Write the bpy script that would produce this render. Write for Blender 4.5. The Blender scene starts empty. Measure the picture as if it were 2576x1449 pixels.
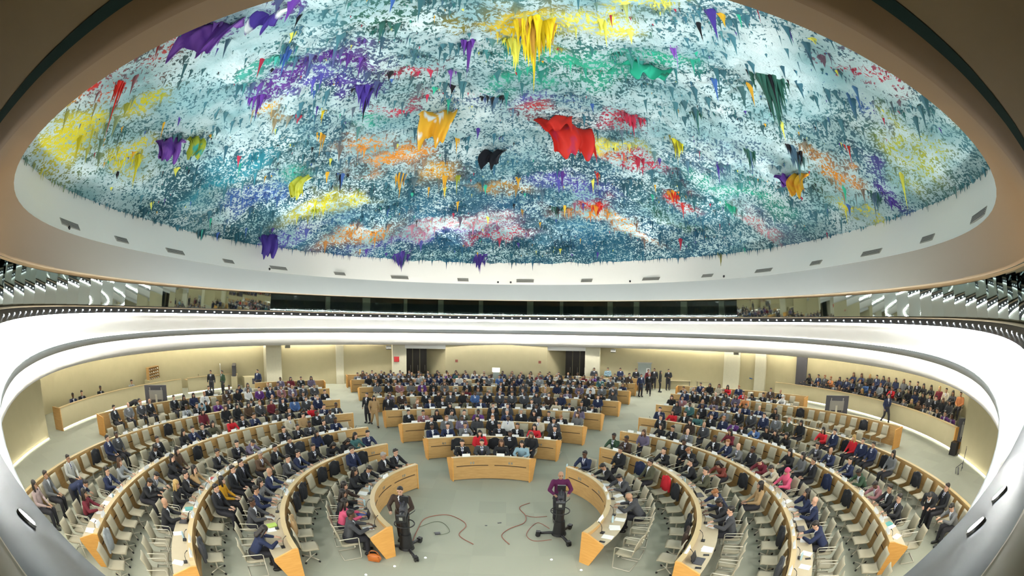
import bpy, bmesh, math, random
import numpy as np
from mathutils import Vector, Matrix, noise
random.seed(7); rng = np.random.default_rng(7)
SC = bpy.context.scene
COL = SC.collection
PI = math.pi
R_ = math.radians
# ------------------------------------------------------------------ camera, world, exposure
cd = bpy.data.cameras.new('camera'); cam = bpy.data.objects.new('camera', cd); COL.objects.link(cam)
cd.type = 'PANO'; cd.sensor_fit = 'HORIZONTAL'; cd.sensor_width = 36.0; cd.clip_end = 500
for holder in (cd, getattr(cd, 'cycles', None)):
    try:
        holder.panorama_type = 'FISHEYE_EQUISOLID'; holder.fisheye_lens = 15.0; holder.fisheye_fov = PI
    except Exception:
        pass
CAMZ = 6.6
pi_, ro_, ya_ = R_(2.98), R_(.76), R_(.43)
fwd = Vector((math.sin(ya_)*math.cos(pi_), math.cos(ya_)*math.cos(pi_), math.sin(pi_)))
rt = Vector((math.cos(ya_), -math.sin(ya_), 0)); up = rt.cross(fwd)
rt2 = rt*math.cos(ro_)+up*math.sin(ro_); up2 = up*math.cos(ro_)-rt*math.sin(ro_)
cam.matrix_world = Matrix(((rt2.x, up2.x, -fwd.x, 0), (rt2.y, up2.y, -fwd.y, 0), (rt2.z, up2.z, -fwd.z, CAMZ), (0, 0, 0, 1)))
SC.camera = cam
W = bpy.data.worlds.new('world'); SC.world = W; W.use_nodes = True
W.node_tree.nodes['Background'].inputs[0].default_value = (.02, .025, .025, 1)
SC.view_settings.view_transform = 'Standard'; SC.view_settings.look = 'None'
SC.view_settings.exposure = 0.0; SC.view_settings.gamma = 1.0; SC.view_settings.use_curve_mapping = False
cy = SC.cycles
cy.max_bounces = 5; cy.diffuse_bounces = 2; cy.glossy_bounces = 2; cy.transmission_bounces = 4; cy.transparent_max_bounces = 8
cy.caustics_reflective = False; cy.caustics_refractive = False; cy.sample_clamp_indirect = 4.0
cy.use_denoising = True
cy.use_adaptive_sampling = True; cy.adaptive_threshold = 0.12
CX, CY = -.49, 12.05          # centre the desk rows curve around

def lamp(name, kind, loc, aim, power, size=1.0, color=(1, 1, 1), spot=None, blend=.5):
    l = bpy.data.lights.new(name, kind); l.energy = power; l.color = color
    if kind == 'AREA': l.shape = 'DISK'; l.size = size
    else: l.shadow_soft_size = size
    if spot: l.spot_size = R_(spot); l.spot_blend = blend
    o = bpy.data.objects.new(name, l); COL.objects.link(o); o.location = loc
    d = Vector(aim)-Vector(loc); o.rotation_euler = d.to_track_quat('-Z', 'Y').to_euler()
    return o
# dome projectors standing round the ring, shining up at the painted dome
for k in range(12):
    t = 2*PI*(k+.5)/12
    x, y = CX+15.6*math.cos(t), 18.6+15.6*math.sin(t)
    lamp('dome_projector', 'SPOT', (x, y, 9.3), (CX-2*math.cos(t), 18.6-2*math.sin(t), 15.2), 1550, .5, (.97, 1, 1), 125, .9)
# downlights of the ring that light the hall floor
for k in range(14):
    t = 2*PI*(k+.5)/14
    x, y = CX+16.4*math.cos(t), 19+16.4*math.sin(t)
    lamp('hall_downlight', 'SPOT', (x, y, 8.3), (CX+9*math.cos(t), 17.5+10*math.sin(t), 0), 720, .35, (1, .98, .93), 110, .9)

# ------------------------------------------------------------------ materials
def _base(name):
    m = bpy.data.materials.new(name); m.use_nodes = True
    return m, m.node_tree, m.node_tree.nodes['Principled BSDF']
def mat(name, col, rough=.6, metal=0., var=.06, scale=6., bump=0., spec=.4):
    m, nt, p = _base(name)
    tc = nt.nodes.new('ShaderNodeTexCoord'); nz = nt.nodes.new('ShaderNodeTexNoise'); nz.inputs['Scale'].default_value = scale
    nz.inputs['Detail'].default_value = 4
    mx = nt.nodes.new('ShaderNodeMix'); mx.data_type = 'RGBA'
    nt.links.new(tc.outputs['Object'], nz.inputs['Vector']); nt.links.new(nz.outputs['Fac'], mx.inputs[0])
    mx.inputs[6].default_value = tuple(max(0, c*(1-var)) for c in col)+(1,)
    mx.inputs[7].default_value = tuple(min(1, c*(1+var)) for c in col)+(1,)
    nt.links.new(mx.outputs[2], p.inputs['Base Color'])
    p.inputs['Roughness'].default_value = rough; p.inputs['Metallic'].default_value = metal
    p.inputs['Specular IOR Level'].default_value = spec
    if bump:
        b = nt.nodes.new('ShaderNodeBump'); b.inputs['Strength'].default_value = bump; b.inputs['Distance'].default_value = .02
        nt.links.new(nz.outputs['Fac'], b.inputs['Height']); nt.links.new(b.outputs[0], p.inputs['Normal'])
    return m
def emit(name, col, s):
    m, nt, p = _base(name)
    p.inputs['Base Color'].default_value = tuple(col)+(1,)
    p.inputs['Emission Color'].default_value = tuple(col)+(1,); p.inputs['Emission Strength'].default_value = s
    return m
def wood(name, a, b, scale=3.):
    m, nt, p = _base(name)
    tc = nt.nodes.new('ShaderNodeTexCoord'); mp = nt.nodes.new('ShaderNodeMapping'); mp.inputs['Scale'].default_value = (1, 1, 9)
    nz = nt.nodes.new('ShaderNodeTexNoise'); nz.inputs['Scale'].default_value = scale; nz.inputs['Detail'].default_value = 6
    cr = nt.nodes.new('ShaderNodeValToRGB'); cr.color_ramp.elements[0].position = .3; cr.color_ramp.elements[1].position = .7
    cr.color_ramp.elements[0].color = tuple(a)+(1,); cr.color_ramp.elements[1].color = tuple(b)+(1,)
    nt.links.new(tc.outputs['Object'], mp.inputs[0]); nt.links.new(mp.outputs[0], nz.inputs['Vector'])
    nt.links.new(nz.outputs['Fac'], cr.inputs[0]); nt.links.new(cr.outputs[0], p.inputs['Base Color'])
    p.inputs['Roughness'].default_value = .42
    return m
def carpet():
    m, nt, p = _base('carpet_tiles')
    tc = nt.nodes.new('ShaderNodeTexCoord')
    br = nt.nodes.new('ShaderNodeTexBrick'); br.inputs['Scale'].default_value = 1.; br.offset = 0; br.inputs['Mortar Size'].default_value = .0
    br.inputs['Brick Width'].default_value = .9; br.inputs['Row Height'].default_value = .9; br.inputs['Bias'].default_value = -.35
    br.inputs['Color1'].default_value = (.385, .395, .315, 1); br.inputs['Color2'].default_value = (.335, .35, .28, 1)
    nz = nt.nodes.new('ShaderNodeTexNoise'); nz.inputs['Scale'].default_value = 60
    mx = nt.nodes.new('ShaderNodeMix'); mx.data_type = 'RGBA'; mx.blend_type = 'MULTIPLY'; mx.inputs[0].default_value = .12
    nt.links.new(tc.outputs['Object'], br.inputs['Vector']); nt.links.new(tc.outputs['Object'], nz.inputs['Vector'])
    nt.links.new(br.outputs['Color'], mx.inputs[6]); nt.links.new(nz.outputs['Color'], mx.inputs[7])
    nt.links.new(mx.outputs[2], p.inputs['Base Color']); p.inputs['Roughness'].default_value = .9; p.inputs['Specular IOR Level'].default_value = .15
    return m
def pane(name, tint, refl=.3, rough=.03):
    m = bpy.data.materials.new(name); m.use_nodes = True; nt = m.node_tree; nt.nodes.clear()
    out = nt.nodes.new('ShaderNodeOutputMaterial'); mx = nt.nodes.new('ShaderNodeMixShader'); mx.inputs[0].default_value = refl
    tr = nt.nodes.new('ShaderNodeBsdfTransparent'); tr.inputs[0].default_value = tuple(tint)+(1,)
    gl = nt.nodes.new('ShaderNodeBsdfGlossy'); gl.inputs[0].default_value = (.8, .9, .87, 1); gl.inputs['Roughness'].default_value = rough
    nt.links.new(tr.outputs[0], mx.inputs[1]); nt.links.new(gl.outputs[0], mx.inputs[2]); nt.links.new(mx.outputs[0], out.inputs[0])
    return m
M = {}
M['carpet'] = carpet()
M['beige_wall'] = mat('beige_wall_cloth', (.47, .42, .255), .85, scale=2, var=.05)
M['pale_wall'] = mat('pale_wall_plaster', (.66, .63, .47), .8)
M['white'] = mat('white_plaster', (.80, .80, .75), .7, var=.01)
M['cove'] = mat('white_cove_plaster', (.90, .89, .83), .7, var=.01)
M['grey_band'] = mat('grey_band_paint', (.50, .51, .495), .5, var=.01)
M['fascia'] = mat('grey_fascia_paint', (.47, .50, .50), .45, var=.02)
def near_far_mix(name, near, far, y0, y1):  # colour runs from the near tone to the far tone along y
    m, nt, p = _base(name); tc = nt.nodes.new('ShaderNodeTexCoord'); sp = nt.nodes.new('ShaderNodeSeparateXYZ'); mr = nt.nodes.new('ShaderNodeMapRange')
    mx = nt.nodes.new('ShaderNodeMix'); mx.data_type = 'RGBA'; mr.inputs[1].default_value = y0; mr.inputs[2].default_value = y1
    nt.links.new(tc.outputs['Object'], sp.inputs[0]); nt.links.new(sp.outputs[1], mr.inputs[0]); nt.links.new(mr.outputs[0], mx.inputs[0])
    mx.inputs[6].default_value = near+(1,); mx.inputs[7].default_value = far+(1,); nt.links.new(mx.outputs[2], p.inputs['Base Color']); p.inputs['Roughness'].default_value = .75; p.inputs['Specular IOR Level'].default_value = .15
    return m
M['fascia'] = near_far_mix('ring_fascia_near_far', (.15, .085, .03), (.36, .395, .395), 2.0, 18.0)  # brown at the podium end, passing into grey with distance
M['trim'] = mat('beige_trim', (.50, .43, .32), .4)
M['dark_trim'] = mat('dark_green_frame', (.012, .025, .022), .95, spec=.05)
M['brown_soffit'] = mat('brown_soffit_paint', (.19, .125, .055), .8)
M['led_band'] = mat('brushed_light_band', (.10, .115, .135), .30, .6)
M['wood'] = wood('honey_wood', (.47, .28, .10), (.57, .355, .14))
M['wood_end'] = wood('amber_wood', (.62, .31, .07), (.70, .37, .10))
M['wood_light'] = mat('pale_wood_edge', (.50, .38, .19), .4)
M['worktop'] = mat('beige_worktop', (.50, .43, .29), .45)
M['slot'] = mat('dark_slot', (.035, .02, .012), .6)
M['shell'] = mat('taupe_upholstery', (.37, .335, .24), .55)
M['tube'] = mat('beige_metal_tube', (.60, .57, .46), .3, .3)
M['black'] = mat('black_plastic', (.012, .012, .014), .4)
M['dkgrey'] = mat('dark_grey_plastic', (.06, .06, .07), .4)
M['chrome'] = mat('grey_metal', (.45, .45, .43), .3, .8)
M['paper'] = mat('white_paper', (.85, .86, .84), .8, var=.02)
M['screen'] = mat('dark_screen_glass', (.03, .045, .06), .15)
M['glass'] = pane('gallery_glass', (.42, .52, .50), .10)
M['mirror'] = pane('side_gallery_glass', (.25, .32, .31), .72)
M['dark_room'] = mat('dark_gallery_interior', (.06, .075, .07), .8)
M['door_dark'] = mat('dark_door_panel', (.03, .025, .02), .3)
M['door_grey'] = mat('grey_green_door', (.33, .38, .35), .4)
M['red'] = mat('red_plastic', (.45, .03, .03), .5)
M['cable'] = mat('red_brown_cable', (.30, .10, .07), .6)
M['cable2'] = mat('grey_green_cable', (.13, .15, .10), .6)
M['bag'] = mat('orange_leather', (.42, .12, .02), .45)
M['vent'] = mat('vent_grey', (.33, .33, .29), .6)
M['e_white'] = emit('warm_light_strip', (1, .97, .90), 280.)
M['e_white2'] = emit('added_cool_strip', (.97, 1, .98), 300.)
M['e_low'] = emit('floor_light_strip', (1, .97, .85), 5.)
M['e_led'] = emit('led_lens', (.93, .96, 1), 14.)
M['e_wall'] = emit('wall_wash_strip', (1, .95, .80), 150.)
M['e_mark'] = emit('floor_dot_light', (.9, 1, 1), 1.5)

# ------------------------------------------------------------------ mesh builder
class MB:
    def __init__(s): s.v = []; s.f = []; s.m = []; s.sm = []
    def add(s, vs, fs, mi=0, smooth=False):
        o = len(s.v); s.v += [tuple(v) for v in vs]
        for f in fs: s.f.append(tuple(i+o for i in f)); s.m.append(mi); s.sm.append(smooth)
        return s
    def box(s, c, d, rz=0., mi=0, rx=0.):
        hx, hy, hz = d[0]/2, d[1]/2, d[2]/2; vs = []
        M3 = Matrix.Rotation(rz, 3, 'Z') @ Matrix.Rotation(rx, 3, 'X')
        for x in (-hx, hx):
            for y in (-hy, hy):
                for z in (-hz, hz): vs.append(Vector(c)+M3 @ Vector((x, y, z)))
        return s.add(vs, [(0, 1, 3, 2), (4, 6, 7, 5), (0, 4, 5, 1), (2, 3, 7, 6), (0, 2, 6, 4), (1, 5, 7, 3)], mi)
    def cap(s, p0, p1, r0, r1, n=10, mi=0, rings=3, flat=1., flatdir=None):
        p0, p1 = Vector(p0), Vector(p1); ax = (p1-p0)
        if ax.length < 1e-6: ax = Vector((0, 0, 1e-4))
        a = ax.normalized()
        u = (Vector(flatdir) if flatdir else Vector((0, 1, 0)) if abs(a.y) < .9 else Vector((1, 0, 0)))
        u = (u-a*u.dot(a)).normalized(); w = a.cross(u)
        prof = []
        for k in range(rings): q = PI/2*(1-k/rings); prof.append((p0-a*r0*math.sin(q), r0*math.cos(q)))
        prof.append((p0, r0)); prof.append((p1, r1))
        for k in range(1, rings+1): q = PI/2*k/rings; prof.append((p1+a*r1*math.sin(q), r1*math.cos(q)))
        vs = []; N = len(prof)
        for c, r in prof:
            r = max(r, 1e-4)
            for j in range(n): t = 2*PI*j/n; vs.append(c+u*(r*flat*math.cos(t))+w*(r*math.sin(t)))
        fs = [(i*n+j, i*n+(j+1) % n, (i+1)*n+(j+1) % n, (i+1)*n+j) for i in range(N-1) for j in range(n)]
        fs += [tuple(range(n))[::-1], tuple((N-1)*n+j for j in range(n))]
        return s.add(vs, fs, mi, True)
    def cyl(s, p0, p1, r0, r1=None, n=12, mi=0, smooth=True):
        r1 = r0 if r1 is None else r1
        p0, p1 = Vector(p0), Vector(p1); a = (p1-p0).normalized(); u = Vector((0, 0, 1)) if abs(a.z) < .9 else Vector((1, 0, 0))
        u = (u-a*u.dot(a)).normalized(); w = a.cross(u); vs = []
        for c, r in ((p0, r0), (p1, r1)):
            for j in range(n): t = 2*PI*j/n; vs.append(c+u*(r*math.cos(t))+w*(r*math.sin(t)))
        s.add(vs, [(j, (j+1) % n, n+(j+1) % n, n+j) for j in range(n)], mi, smooth)
        return s.add(vs, [tuple(range(n))[::-1], tuple(range(n, 2*n))], mi, False)
    def path(s, pts, r, n=6, mi=0, closed=False):
        P = [Vector(p) for p in pts]; N = len(P); vs = []
        for i in range(N):
            a = (P[(i+1) % N if closed else min(i+1, N-1)]-P[(i-1) % N if closed else max(i-1, 0)]).normalized()
            u = Vector((0, 0, 1)) if abs(a.z) < .9 else Vector((1, 0, 0)); u = (u-a*u.dot(a)).normalized(); w = a.cross(u)
            for j in range(n): t = 2*PI*j/n; vs.append(P[i]+u*(r*math.cos(t))+w*(r*math.sin(t)))
        K = N if closed else N-1
        fs = [(i*n+j, i*n+(j+1) % n, ((i+1) % N)*n+(j+1) % n, ((i+1) % N)*n+j) for i in range(K) for j in range(n)]
        if not closed: fs += [tuple(range(n))[::-1], tuple((N-1)*n+j for j in range(n))]
        return s.add(vs, fs, mi, True)
    def ell(s, c, r, n=12, mi=0, rot=None):
        vs = []; K = 7
        for i in range(K+1):
            ph = PI*i/K
            for j in range(n):
                t = 2*PI*j/n; v = Vector((r[0]*max(math.sin(ph), .001)*math.cos(t), r[1]*max(math.sin(ph), .001)*math.sin(t), r[2]*math.cos(ph)))
                if rot: v = rot @ v
                vs.append(Vector(c)+v)
        fs = [(i*n+j, (i+1)*n+j, (i+1)*n+(j+1) % n, i*n+(j+1) % n) for i in range(K) for j in range(n)]
        return s.add(vs, fs, mi, True)
    def arcprof(s, cx, cy, prof, a0, a1, mi=0, step=2., smooth=False, caps=True):
        """closed (r,z) polygon swept from azimuth a0 to a1 degrees (0 = +y) about cx,cy"""
        n = max(1, int(abs(a1-a0)/step+.5)); k = len(prof); vs = []
        for i in range(n+1):
            t = R_(a0+(a1-a0)*i/n)
            for r, z in prof: vs.append((cx+r*math.sin(t), cy+r*math.cos(t), z))
        fs = [(i*k+j, i*k+(j+1) % k, (i+1)*k+(j+1) % k, (i+1)*k+j) for i in range(n) for j in range(k)]
        if caps: fs += [tuple(range(k))[::-1], tuple(n*k+j for j in range(k))]
        return s.add(vs, fs, mi, smooth)
    def data(s, name, mats):
        me = bpy.data.meshes.new(name); me.from_pydata(s.v, [], s.f)
        for m in mats: me.materials.append(m)
        me.polygons.foreach_set('material_index', s.m); me.polygons.foreach_set('use_smooth', s.sm)
        bm = bmesh.new(); bm.from_mesh(me); bmesh.ops.recalc_face_normals(bm, faces=bm.faces); bm.to_mesh(me); bm.free()
        me.update(); return me
    def obj(s, name, mats, parent=None, kind=None):
        if not isinstance(mats, (list, tuple)): mats = [mats]
        return link(name, s.data(name, mats), parent, kind)
def link(name, me, parent=None, kind=None):
    o = bpy.data.objects.new(name, me); COL.objects.link(o)
    if parent: o.parent = parent
    if kind: o['kind'] = kind
    return o
def tag(o, label, cat, group=None, kind=None):
    o['label'] = label; o['category'] = cat
    if group: o['group'] = group
    if kind: o['kind'] = kind
    return o
def empty(name, loc, rz=0.):
    o = bpy.data.objects.new(name, None); COL.objects.link(o); o.location = loc; o.rotation_euler = (0, 0, rz); o.empty_display_size = .2
    return o
def pol(R, az, z=0.): return Vector((CX+R*math.sin(R_(az)), CY+R*math.cos(R_(az)), z))
def face_in(az): return math.atan2(math.sin(R_(az)), -math.cos(R_(az)))
ORD = 'zeroth first second third fourth fifth sixth seventh eighth ninth tenth eleventh twelfth thirteenth fourteenth fifteenth sixteenth seventeenth eighteenth nineteenth twentieth'.split()
ORD += ['twenty-'+w for w in ORD[1:10]]+['thirtieth']+['thirty-'+w for w in ORD[1:10]]+['fortieth']+['forty-'+w for w in ORD[1:10]]+['fiftieth']

# ------------------------------------------------------------------ the oval building shell (rings = y0, a, b, z)
def ring(y0, a, b, z, e=2., dn=0., n=160, x0=CX):
    out = []
    for i in range(n):
        t = 2*PI*i/n; c, s = math.cos(t), math.sin(t)
        k = 1. if s > 0 or e == 2. else (abs(c)**e+abs(s)**e)**(-1/e)     # the podium side is flatter than an ellipse
        out.append((x0+a*c*k, y0+(b if s > 0 else b-dn)*s*k, z))
    return out
def skin(name, rings, m, n=160, smooth=True, kind='structure', flip=False):
    mb = MB(); vs = []
    for r in rings: vs += ring(*r, n=n)
    fs = [(k*n+i, k*n+(i+1) % n, (k+1)*n+(i+1) % n, (k+1)*n+i) for k in range(len(rings)-1) for i in range(n)]
    mb.add(vs, fs, 0, smooth)
    me = bpy.data.meshes.new(name); me.from_pydata(mb.v, [], mb.f); me.materials.append(m)
    me.polygons.foreach_set('use_smooth', mb.sm); me.update()
    return link(name, me, None, kind)
E7 = (19.0, 21.4, 18.45, 5.74)
fl = MB(); fl.box((CX, 17, -.1), (70, 60, .2)); fl.obj('floor', M['carpet'], None, 'structure')
skin('trim_led_band', [E7, (19.0, 21.5, 18.55, 5.79), (19.0, 21.66, 18.70, 5.96), (19.0, 21.8, 18.85, 6.03)], M['led_band'])
skin('trim_gallery_rail', [(19.0, 21.78, 18.83, 6.035), (19.0, 21.8, 18.85, 6.09), (19.0, 21.93, 18.98, 6.09)], M['trim'])
M['sill'] = mat('dark_olive_sill', (.035, .027, .010), .5)
skin('wall_gallery_sill', [(19.0, 21.92, 18.97, 6.088), (19.0, 22.3, 19.35, 6.08), (19.0, 22.35, 19.4, 5.9), (19.0, 25.5, 22.4, 5.9)], M['sill'])
D8 = -.5
skin('ceiling_upper_cove', [(19.0, 21.52, 18.57, 5.77), (19.0, 21.45, 18.5, 5.66), (18.9, 20.7, 18.0, 5.40, 2.1, -.3), (18.75, 19.6, 17.6, 5.10, 2.1, -.4), (18.55, 18.5, 17.25, 4.91, 2.1, D8), (18.45, 18.05, 17.2, 4.86, 2.1, D8), (18.45, 17.9, 17.1, 4.85, 2.1, D8)], M['cove'])
skin('trim_cove_band', [(18.45, 17.88, 17.08, 4.84, 2.1, D8), (18.4, 17.84, 17.06, 4.93, 2.1, D8), (18.4, 17.76, 17.0, 4.93, 2.1, D8), (18.35, 17.9, 17.03, 4.72, 2.1, D8), (18.3, 18.3, 17.1, 4.58, 2.1, D8), (18.3, 18.4, 17.2, 4.58, 2.1, D8), (18.3, 18.42, 17.22, 4.66, 2.1, D8), (18.35, 18.95, 17.6, 4.68, 2.1, D8)], M['grey_band'])
skin('ceiling_lower_cove', [(18.35, 18.9, 17.58, 4.68, 2.15, D8), (18.4, 19.05, 17.6, 4.4, 2.2, -.4), (18.45, 19.25, 17.65, 4.1, 2.25, -.3), (18.55, 19.5, 17.70, 3.80, 2.25, -.1), (18.6, 19.75, 17.72, 3.58, 2.25), (18.6, 19.9, 17.8, 3.54, 2.25)], M['cove'])
skin('ceiling_soffit', [(18.6, 19.9, 17.8, 3.545, 2.25), (18.3, 21.5, 18.4, 3.62, 2.2), (17.0, 26.2, 20.8, 3.95)], M['white'])
E1 = (18.9, 17.8, 18.4, 7.46)
M['trim2'] = near_far_mix('ring_edge_near_far', (.13, .075, .03), (.50, .43, .32), 2.0, 16.0)  # brown at the podium end, beige at the far end
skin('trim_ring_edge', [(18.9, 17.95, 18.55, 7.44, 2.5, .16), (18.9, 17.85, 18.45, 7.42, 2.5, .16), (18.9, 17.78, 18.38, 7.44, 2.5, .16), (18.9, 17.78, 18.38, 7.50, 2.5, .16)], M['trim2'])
skin('trim_glass_channel', [(18.9, 17.94, 18.54, 7.438, 2.5, .16), (18.9, 18.00, 18.60, 7.436, 2.5, .16)], M['dark_trim'], smooth=False)
skin('ceiling_gallery', [(18.9, 17.99, 18.59, 7.44, 2.5, .16), (19.0, 20.0, 19.3, 7.46, 2.4), (19.0, 26, 22.8, 7.5, 2.2)], M['brown_soffit'])
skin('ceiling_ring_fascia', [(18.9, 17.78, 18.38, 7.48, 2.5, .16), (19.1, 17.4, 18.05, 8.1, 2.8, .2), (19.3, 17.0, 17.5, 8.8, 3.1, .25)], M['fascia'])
skin('ceiling_ring_inner', [(19.3, 17.0, 17.5, 8.8, 3.1, .25), (19.2, 17.06, 17.5, 8.95, 3.05), (18.6, 17.5, 17.6, 9.8, 2.9), (17.9, 18.0, 17.6, 10.65, 2.8)], M['white'])
# cove light strips, each tucked behind its lip
def strip(name, y0, a, b, z, r, m, label, n=160, t0=0, t1=2*PI):
    mb = MB(); full = abs(t1-t0-2*PI) < 1e-6
    k = n if full else n+1
    pts = ring(y0, a, b, z, 2.1 if z < 5 and b < 18 else 2., D8 if z < 5 and b < 18 else 0., n) if full else [(CX+a*math.cos(t0+(t1-t0)*i/n), y0+b*math.sin(t0+(t1-t0)*i/n), z) for i in range(k)]
    mb.path(pts, r, 5, 0, full); o = mb.obj(name, m); tag(o, label, 'light'); return o
strip('light_strip', 18.45, 18.02, 17.2, 4.895, .016, M['e_white'], 'glowing strip hidden behind the upper grey band of the white cove')
strip('light_strip', 19.0, 21.44, 18.49, 5.72, .011, M['e_white2'], 'added glowing line under the light band, brightening the top of the white cove')  # added continuous glow, standing in for the light of the band's separate lamps
strip('light_strip', 18.35, 18.66, 17.4, 4.635, .016, M['e_white'], 'glowing strip along the lower white cove above the beige wall')
strip('light_strip', 17.6, 24.3, 19.55, 3.72, .02, M['e_wall'], 'glowing strip at the top of the beige back wall')
# gallery windows behind the ring
Z0, Z1 = 6.09, 7.45
n = 96; gi = 0
for i in range(n):
    t0, t1 = 2*PI*i/n, 2*PI*(i+1)/n
    p0 = (CX+22.0*math.cos(t0), 19+19.05*math.sin(t0)); p1 = (CX+22.0*math.cos(t1), 19+19.05*math.sin(t1))
    if min(p0[1], p1[1]) < 2.6 and abs(p0[0]-CX) < 9: continue
    gi += 1
    # panes are set slightly askew, so the reflections break from pane to pane
    c = ((p0[0]+p1[0])/2, (p0[1]+p1[1])/2); L = math.dist(p0, p1); rz = math.atan2(p1[1]-p0[1], p1[0]-p0[0])
    side = abs(math.cos((t0+t1)/2)) > .62
    tilt = abs(math.cos((t0+t1)/2)) > .84 or math.sin((t0+t1)/2) < 0
    inw = Vector((CX-c[0], 19-c[1], 0)).normalized()*(.075 if tilt else .0)
    g = MB(); P4 = [Vector((p0[0], p0[1], Z0))-inw*.6, Vector((p1[0], p1[1], Z0))-inw*.6, Vector((p1[0], p1[1], Z1))+inw, Vector((p0[0], p0[1], Z1))+inw]
    g.add(P4+[v-inw*.1 for v in P4], [(0, 1, 2, 3), (7, 6, 5, 4), (0, 4, 5, 1), (1, 5, 6, 2), (2, 6, 7, 3), (3, 7, 4, 0)])
    g.obj('window_%d' % gi, M['mirror' if tilt else 'glass'], None, 'structure')
skin('wall_gallery_back', [(19, 25.6, 22.3, 5.9), (19, 25.6, 22.3, 7.6)], M['dark_room'])
# ------------------------------------------------------------------ beige wall with its two door niches
WA, WB, WY = 25.7, 20.0, 17.0
def wallpt(az):          # where a ray from the desk centre at azimuth az meets the outer wall
    dx, dy = math.sin(R_(az)), math.cos(R_(az)); oy = CY-WY
    A = (dx/WA)**2+(dy/WB)**2; B = 2*oy*dy/WB**2; C = (oy/WB)**2-1
    return (-B+math.sqrt(B*B-4*A*C))/(2*A)
def wall_piece(name, a0, a1, off=0., z0=0., z1=3.95, m='beige_wall', th=.25, step=1.5):
    mb = MB(); k = max(1, int((a1-a0)/step)); vs = []; th += max(off, 0)
    for i in range(k+1):
        az = a0+(a1-a0)*i/k; r = wallpt(az)-off
        for rr in (r, r+th):
            p = pol(rr, az)
            for z in (z0, z1): vs.append((p.x, p.y, z))
    fs = []
    for i in range(k):
        o = i*4; fs += [(o, o+4, o+5, o+1), (o+2, o+3, o+7, o+6), (o+1, o+5, o+7, o+3)]
    fs += [(0, 1, 3, 2), (k*4, k*4+2, k*4+3, k*4+1)]
    mb.add(vs, fs, 0, False); return mb.obj(name, M[m], None, 'structure')
wall_piece('wall_left', -98, -47)
wall_piece('wall_left', -47, -44, .9, m='pale_wall')       # pier where the gallery ends
wall_piece('wall_back', -44, -33, 0)
wall_piece('wall_back', -33, -31.5, .12, m='pale_wall', step=.5)
wall_piece('wall_back', -31.5, -22, 0)
wall_piece('wall_back', -22, -19.2, .5, m='pale_wall', step=1)
wall_piece('wall_back', -11.4, 9.1, .7)
wall_piece('wall_back', 16.6, 19.5, .6, m='pale_wall', step=1)
wall_piece('wall_back', 19.5, 43.5, 0)
wall_piece('wall_back', 43.5, 46.5, .25, m='pale_wall', step=1)
wall_piece('wall_back', 46.5, 49.5, 0)
wall_piece('wall_back', 49.5, 51.5, .35, m='pale_wall', step=1)
wall_piece('wall_back', 51.5, 58, 0.)
wall_piece('wall_right', 58, 98)
def niche(a0, a1, d0, d1, idx):
    """recess: a slanting side wall on one side and a dark double door on the other"""
    def P(az, off, z): p = pol(wallpt(az)+off, az); return (p.x, p.y, z)
    mb = MB()
    # side wall from the wall edge back to the door
    e, s = (a1, d1) if abs(d0-a0) < abs(d1-a1) else (a0, d0)
    mb.add([P(e, -.7, 0), P(e, -.7, 3.2), P(s, 1.5, 3.2), P(s, 1.5, 0)], [(0, 1, 2, 3)])
    mb.obj('wall_niche', M['beige_wall'], None, 'structure')
    mb = MB(); mb.add([P(a0-.3, -.6, 3.2), P(a1, -.7, 3.2), P(a1, 1.8, 2.95), P(a0-.3, 1.8, 2.95)], [(0, 1, 2, 3)])
    mb.obj('ceiling_niche', M['white'], None, 'structure')
    mb = MB(); mb.add([P(a0-.3, -.55, 3.2), P(a1+.1, -.65, 3.2), P(a1+.1, -.65, 3.96), P(a0-.3, -.55, 3.96)], [(0, 1, 2, 3)])
    mb.obj('wall_lintel', M['white'], None, 'structure')
    w = (d1-d0)/3
    for k in range(3):
        b0, b1 = d0+w*k+.06, d0+w*(k+1)-.06
        mb = MB(); mb.add([P(b0, 1.5, .02), P(b1, 1.5, .02), P(b1, 1.5, 3.0), P(b0, 1.5, 3.0), P(b0, 1.56, .02), P(b1, 1.56, .02), P(b1, 1.56, 3.0), P(b0, 1.56, 3.0)],
            [(0, 1, 2, 3), (7, 6, 5, 4), (0, 4, 5, 1), (1, 5, 6, 2), (2, 6, 7, 3), (3, 7, 4, 0)])
        d = mb.obj('door_%d' % (idx+k), M['door_dark'], None, 'structure')
        h = MB(); q0 = P((b0+b1)/2+.3, 1.44, 1.0); q1 = P((b0+b1)/2+.3, 1.44, 1.5); h.cyl(q0, q1, .02)
        h.obj('door_handle', M['chrome'], d)
    mb = MB(); mb.add([P(a0-.6, 1.6, 0), P(a1+.6, 1.6, 0), P(a1+.6, 1.6, 3.2), P(a0-.6, 1.6, 3.2)], [(0, 1, 2, 3)])
    mb.obj('wall_niche_back', M['beige_wall'], None, 'structure')
niche(-19.2, -11.4, -19.0, -14.8, 1)
niche(9.1, 16.6, 12.3, 16.5, 4)
# grey door on the back wall with its poster
def on_wall(mb, a, w, h, z, d=.05, off=.06, mi=0):
    r = wallpt(a)-off; p = pol(r, a)
    t = (pol(wallpt(a+.3), a+.3)-pol(wallpt(a-.3), a-.3)).normalized(); rz = math.atan2(t.y, t.x)
    mb.box((p.x, p.y, z), (w, d, h), rz, mi); return mb
dr = on_wall(MB(), 28.2, 1.15, 2.15, 1.09).obj('door_7', M['door_grey'], None, 'structure')
on_wall(MB(), 28.2, 1.3, .08, 2.2, .08).obj('door_frame', M['chrome'], dr)
tag(on_wall(MB(), 28.9, .3, .38, 1.55, .01, .1).obj('notice_sheet', M['paper']), 'white notice sheet taped to the grey-green door', 'notice')
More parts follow.
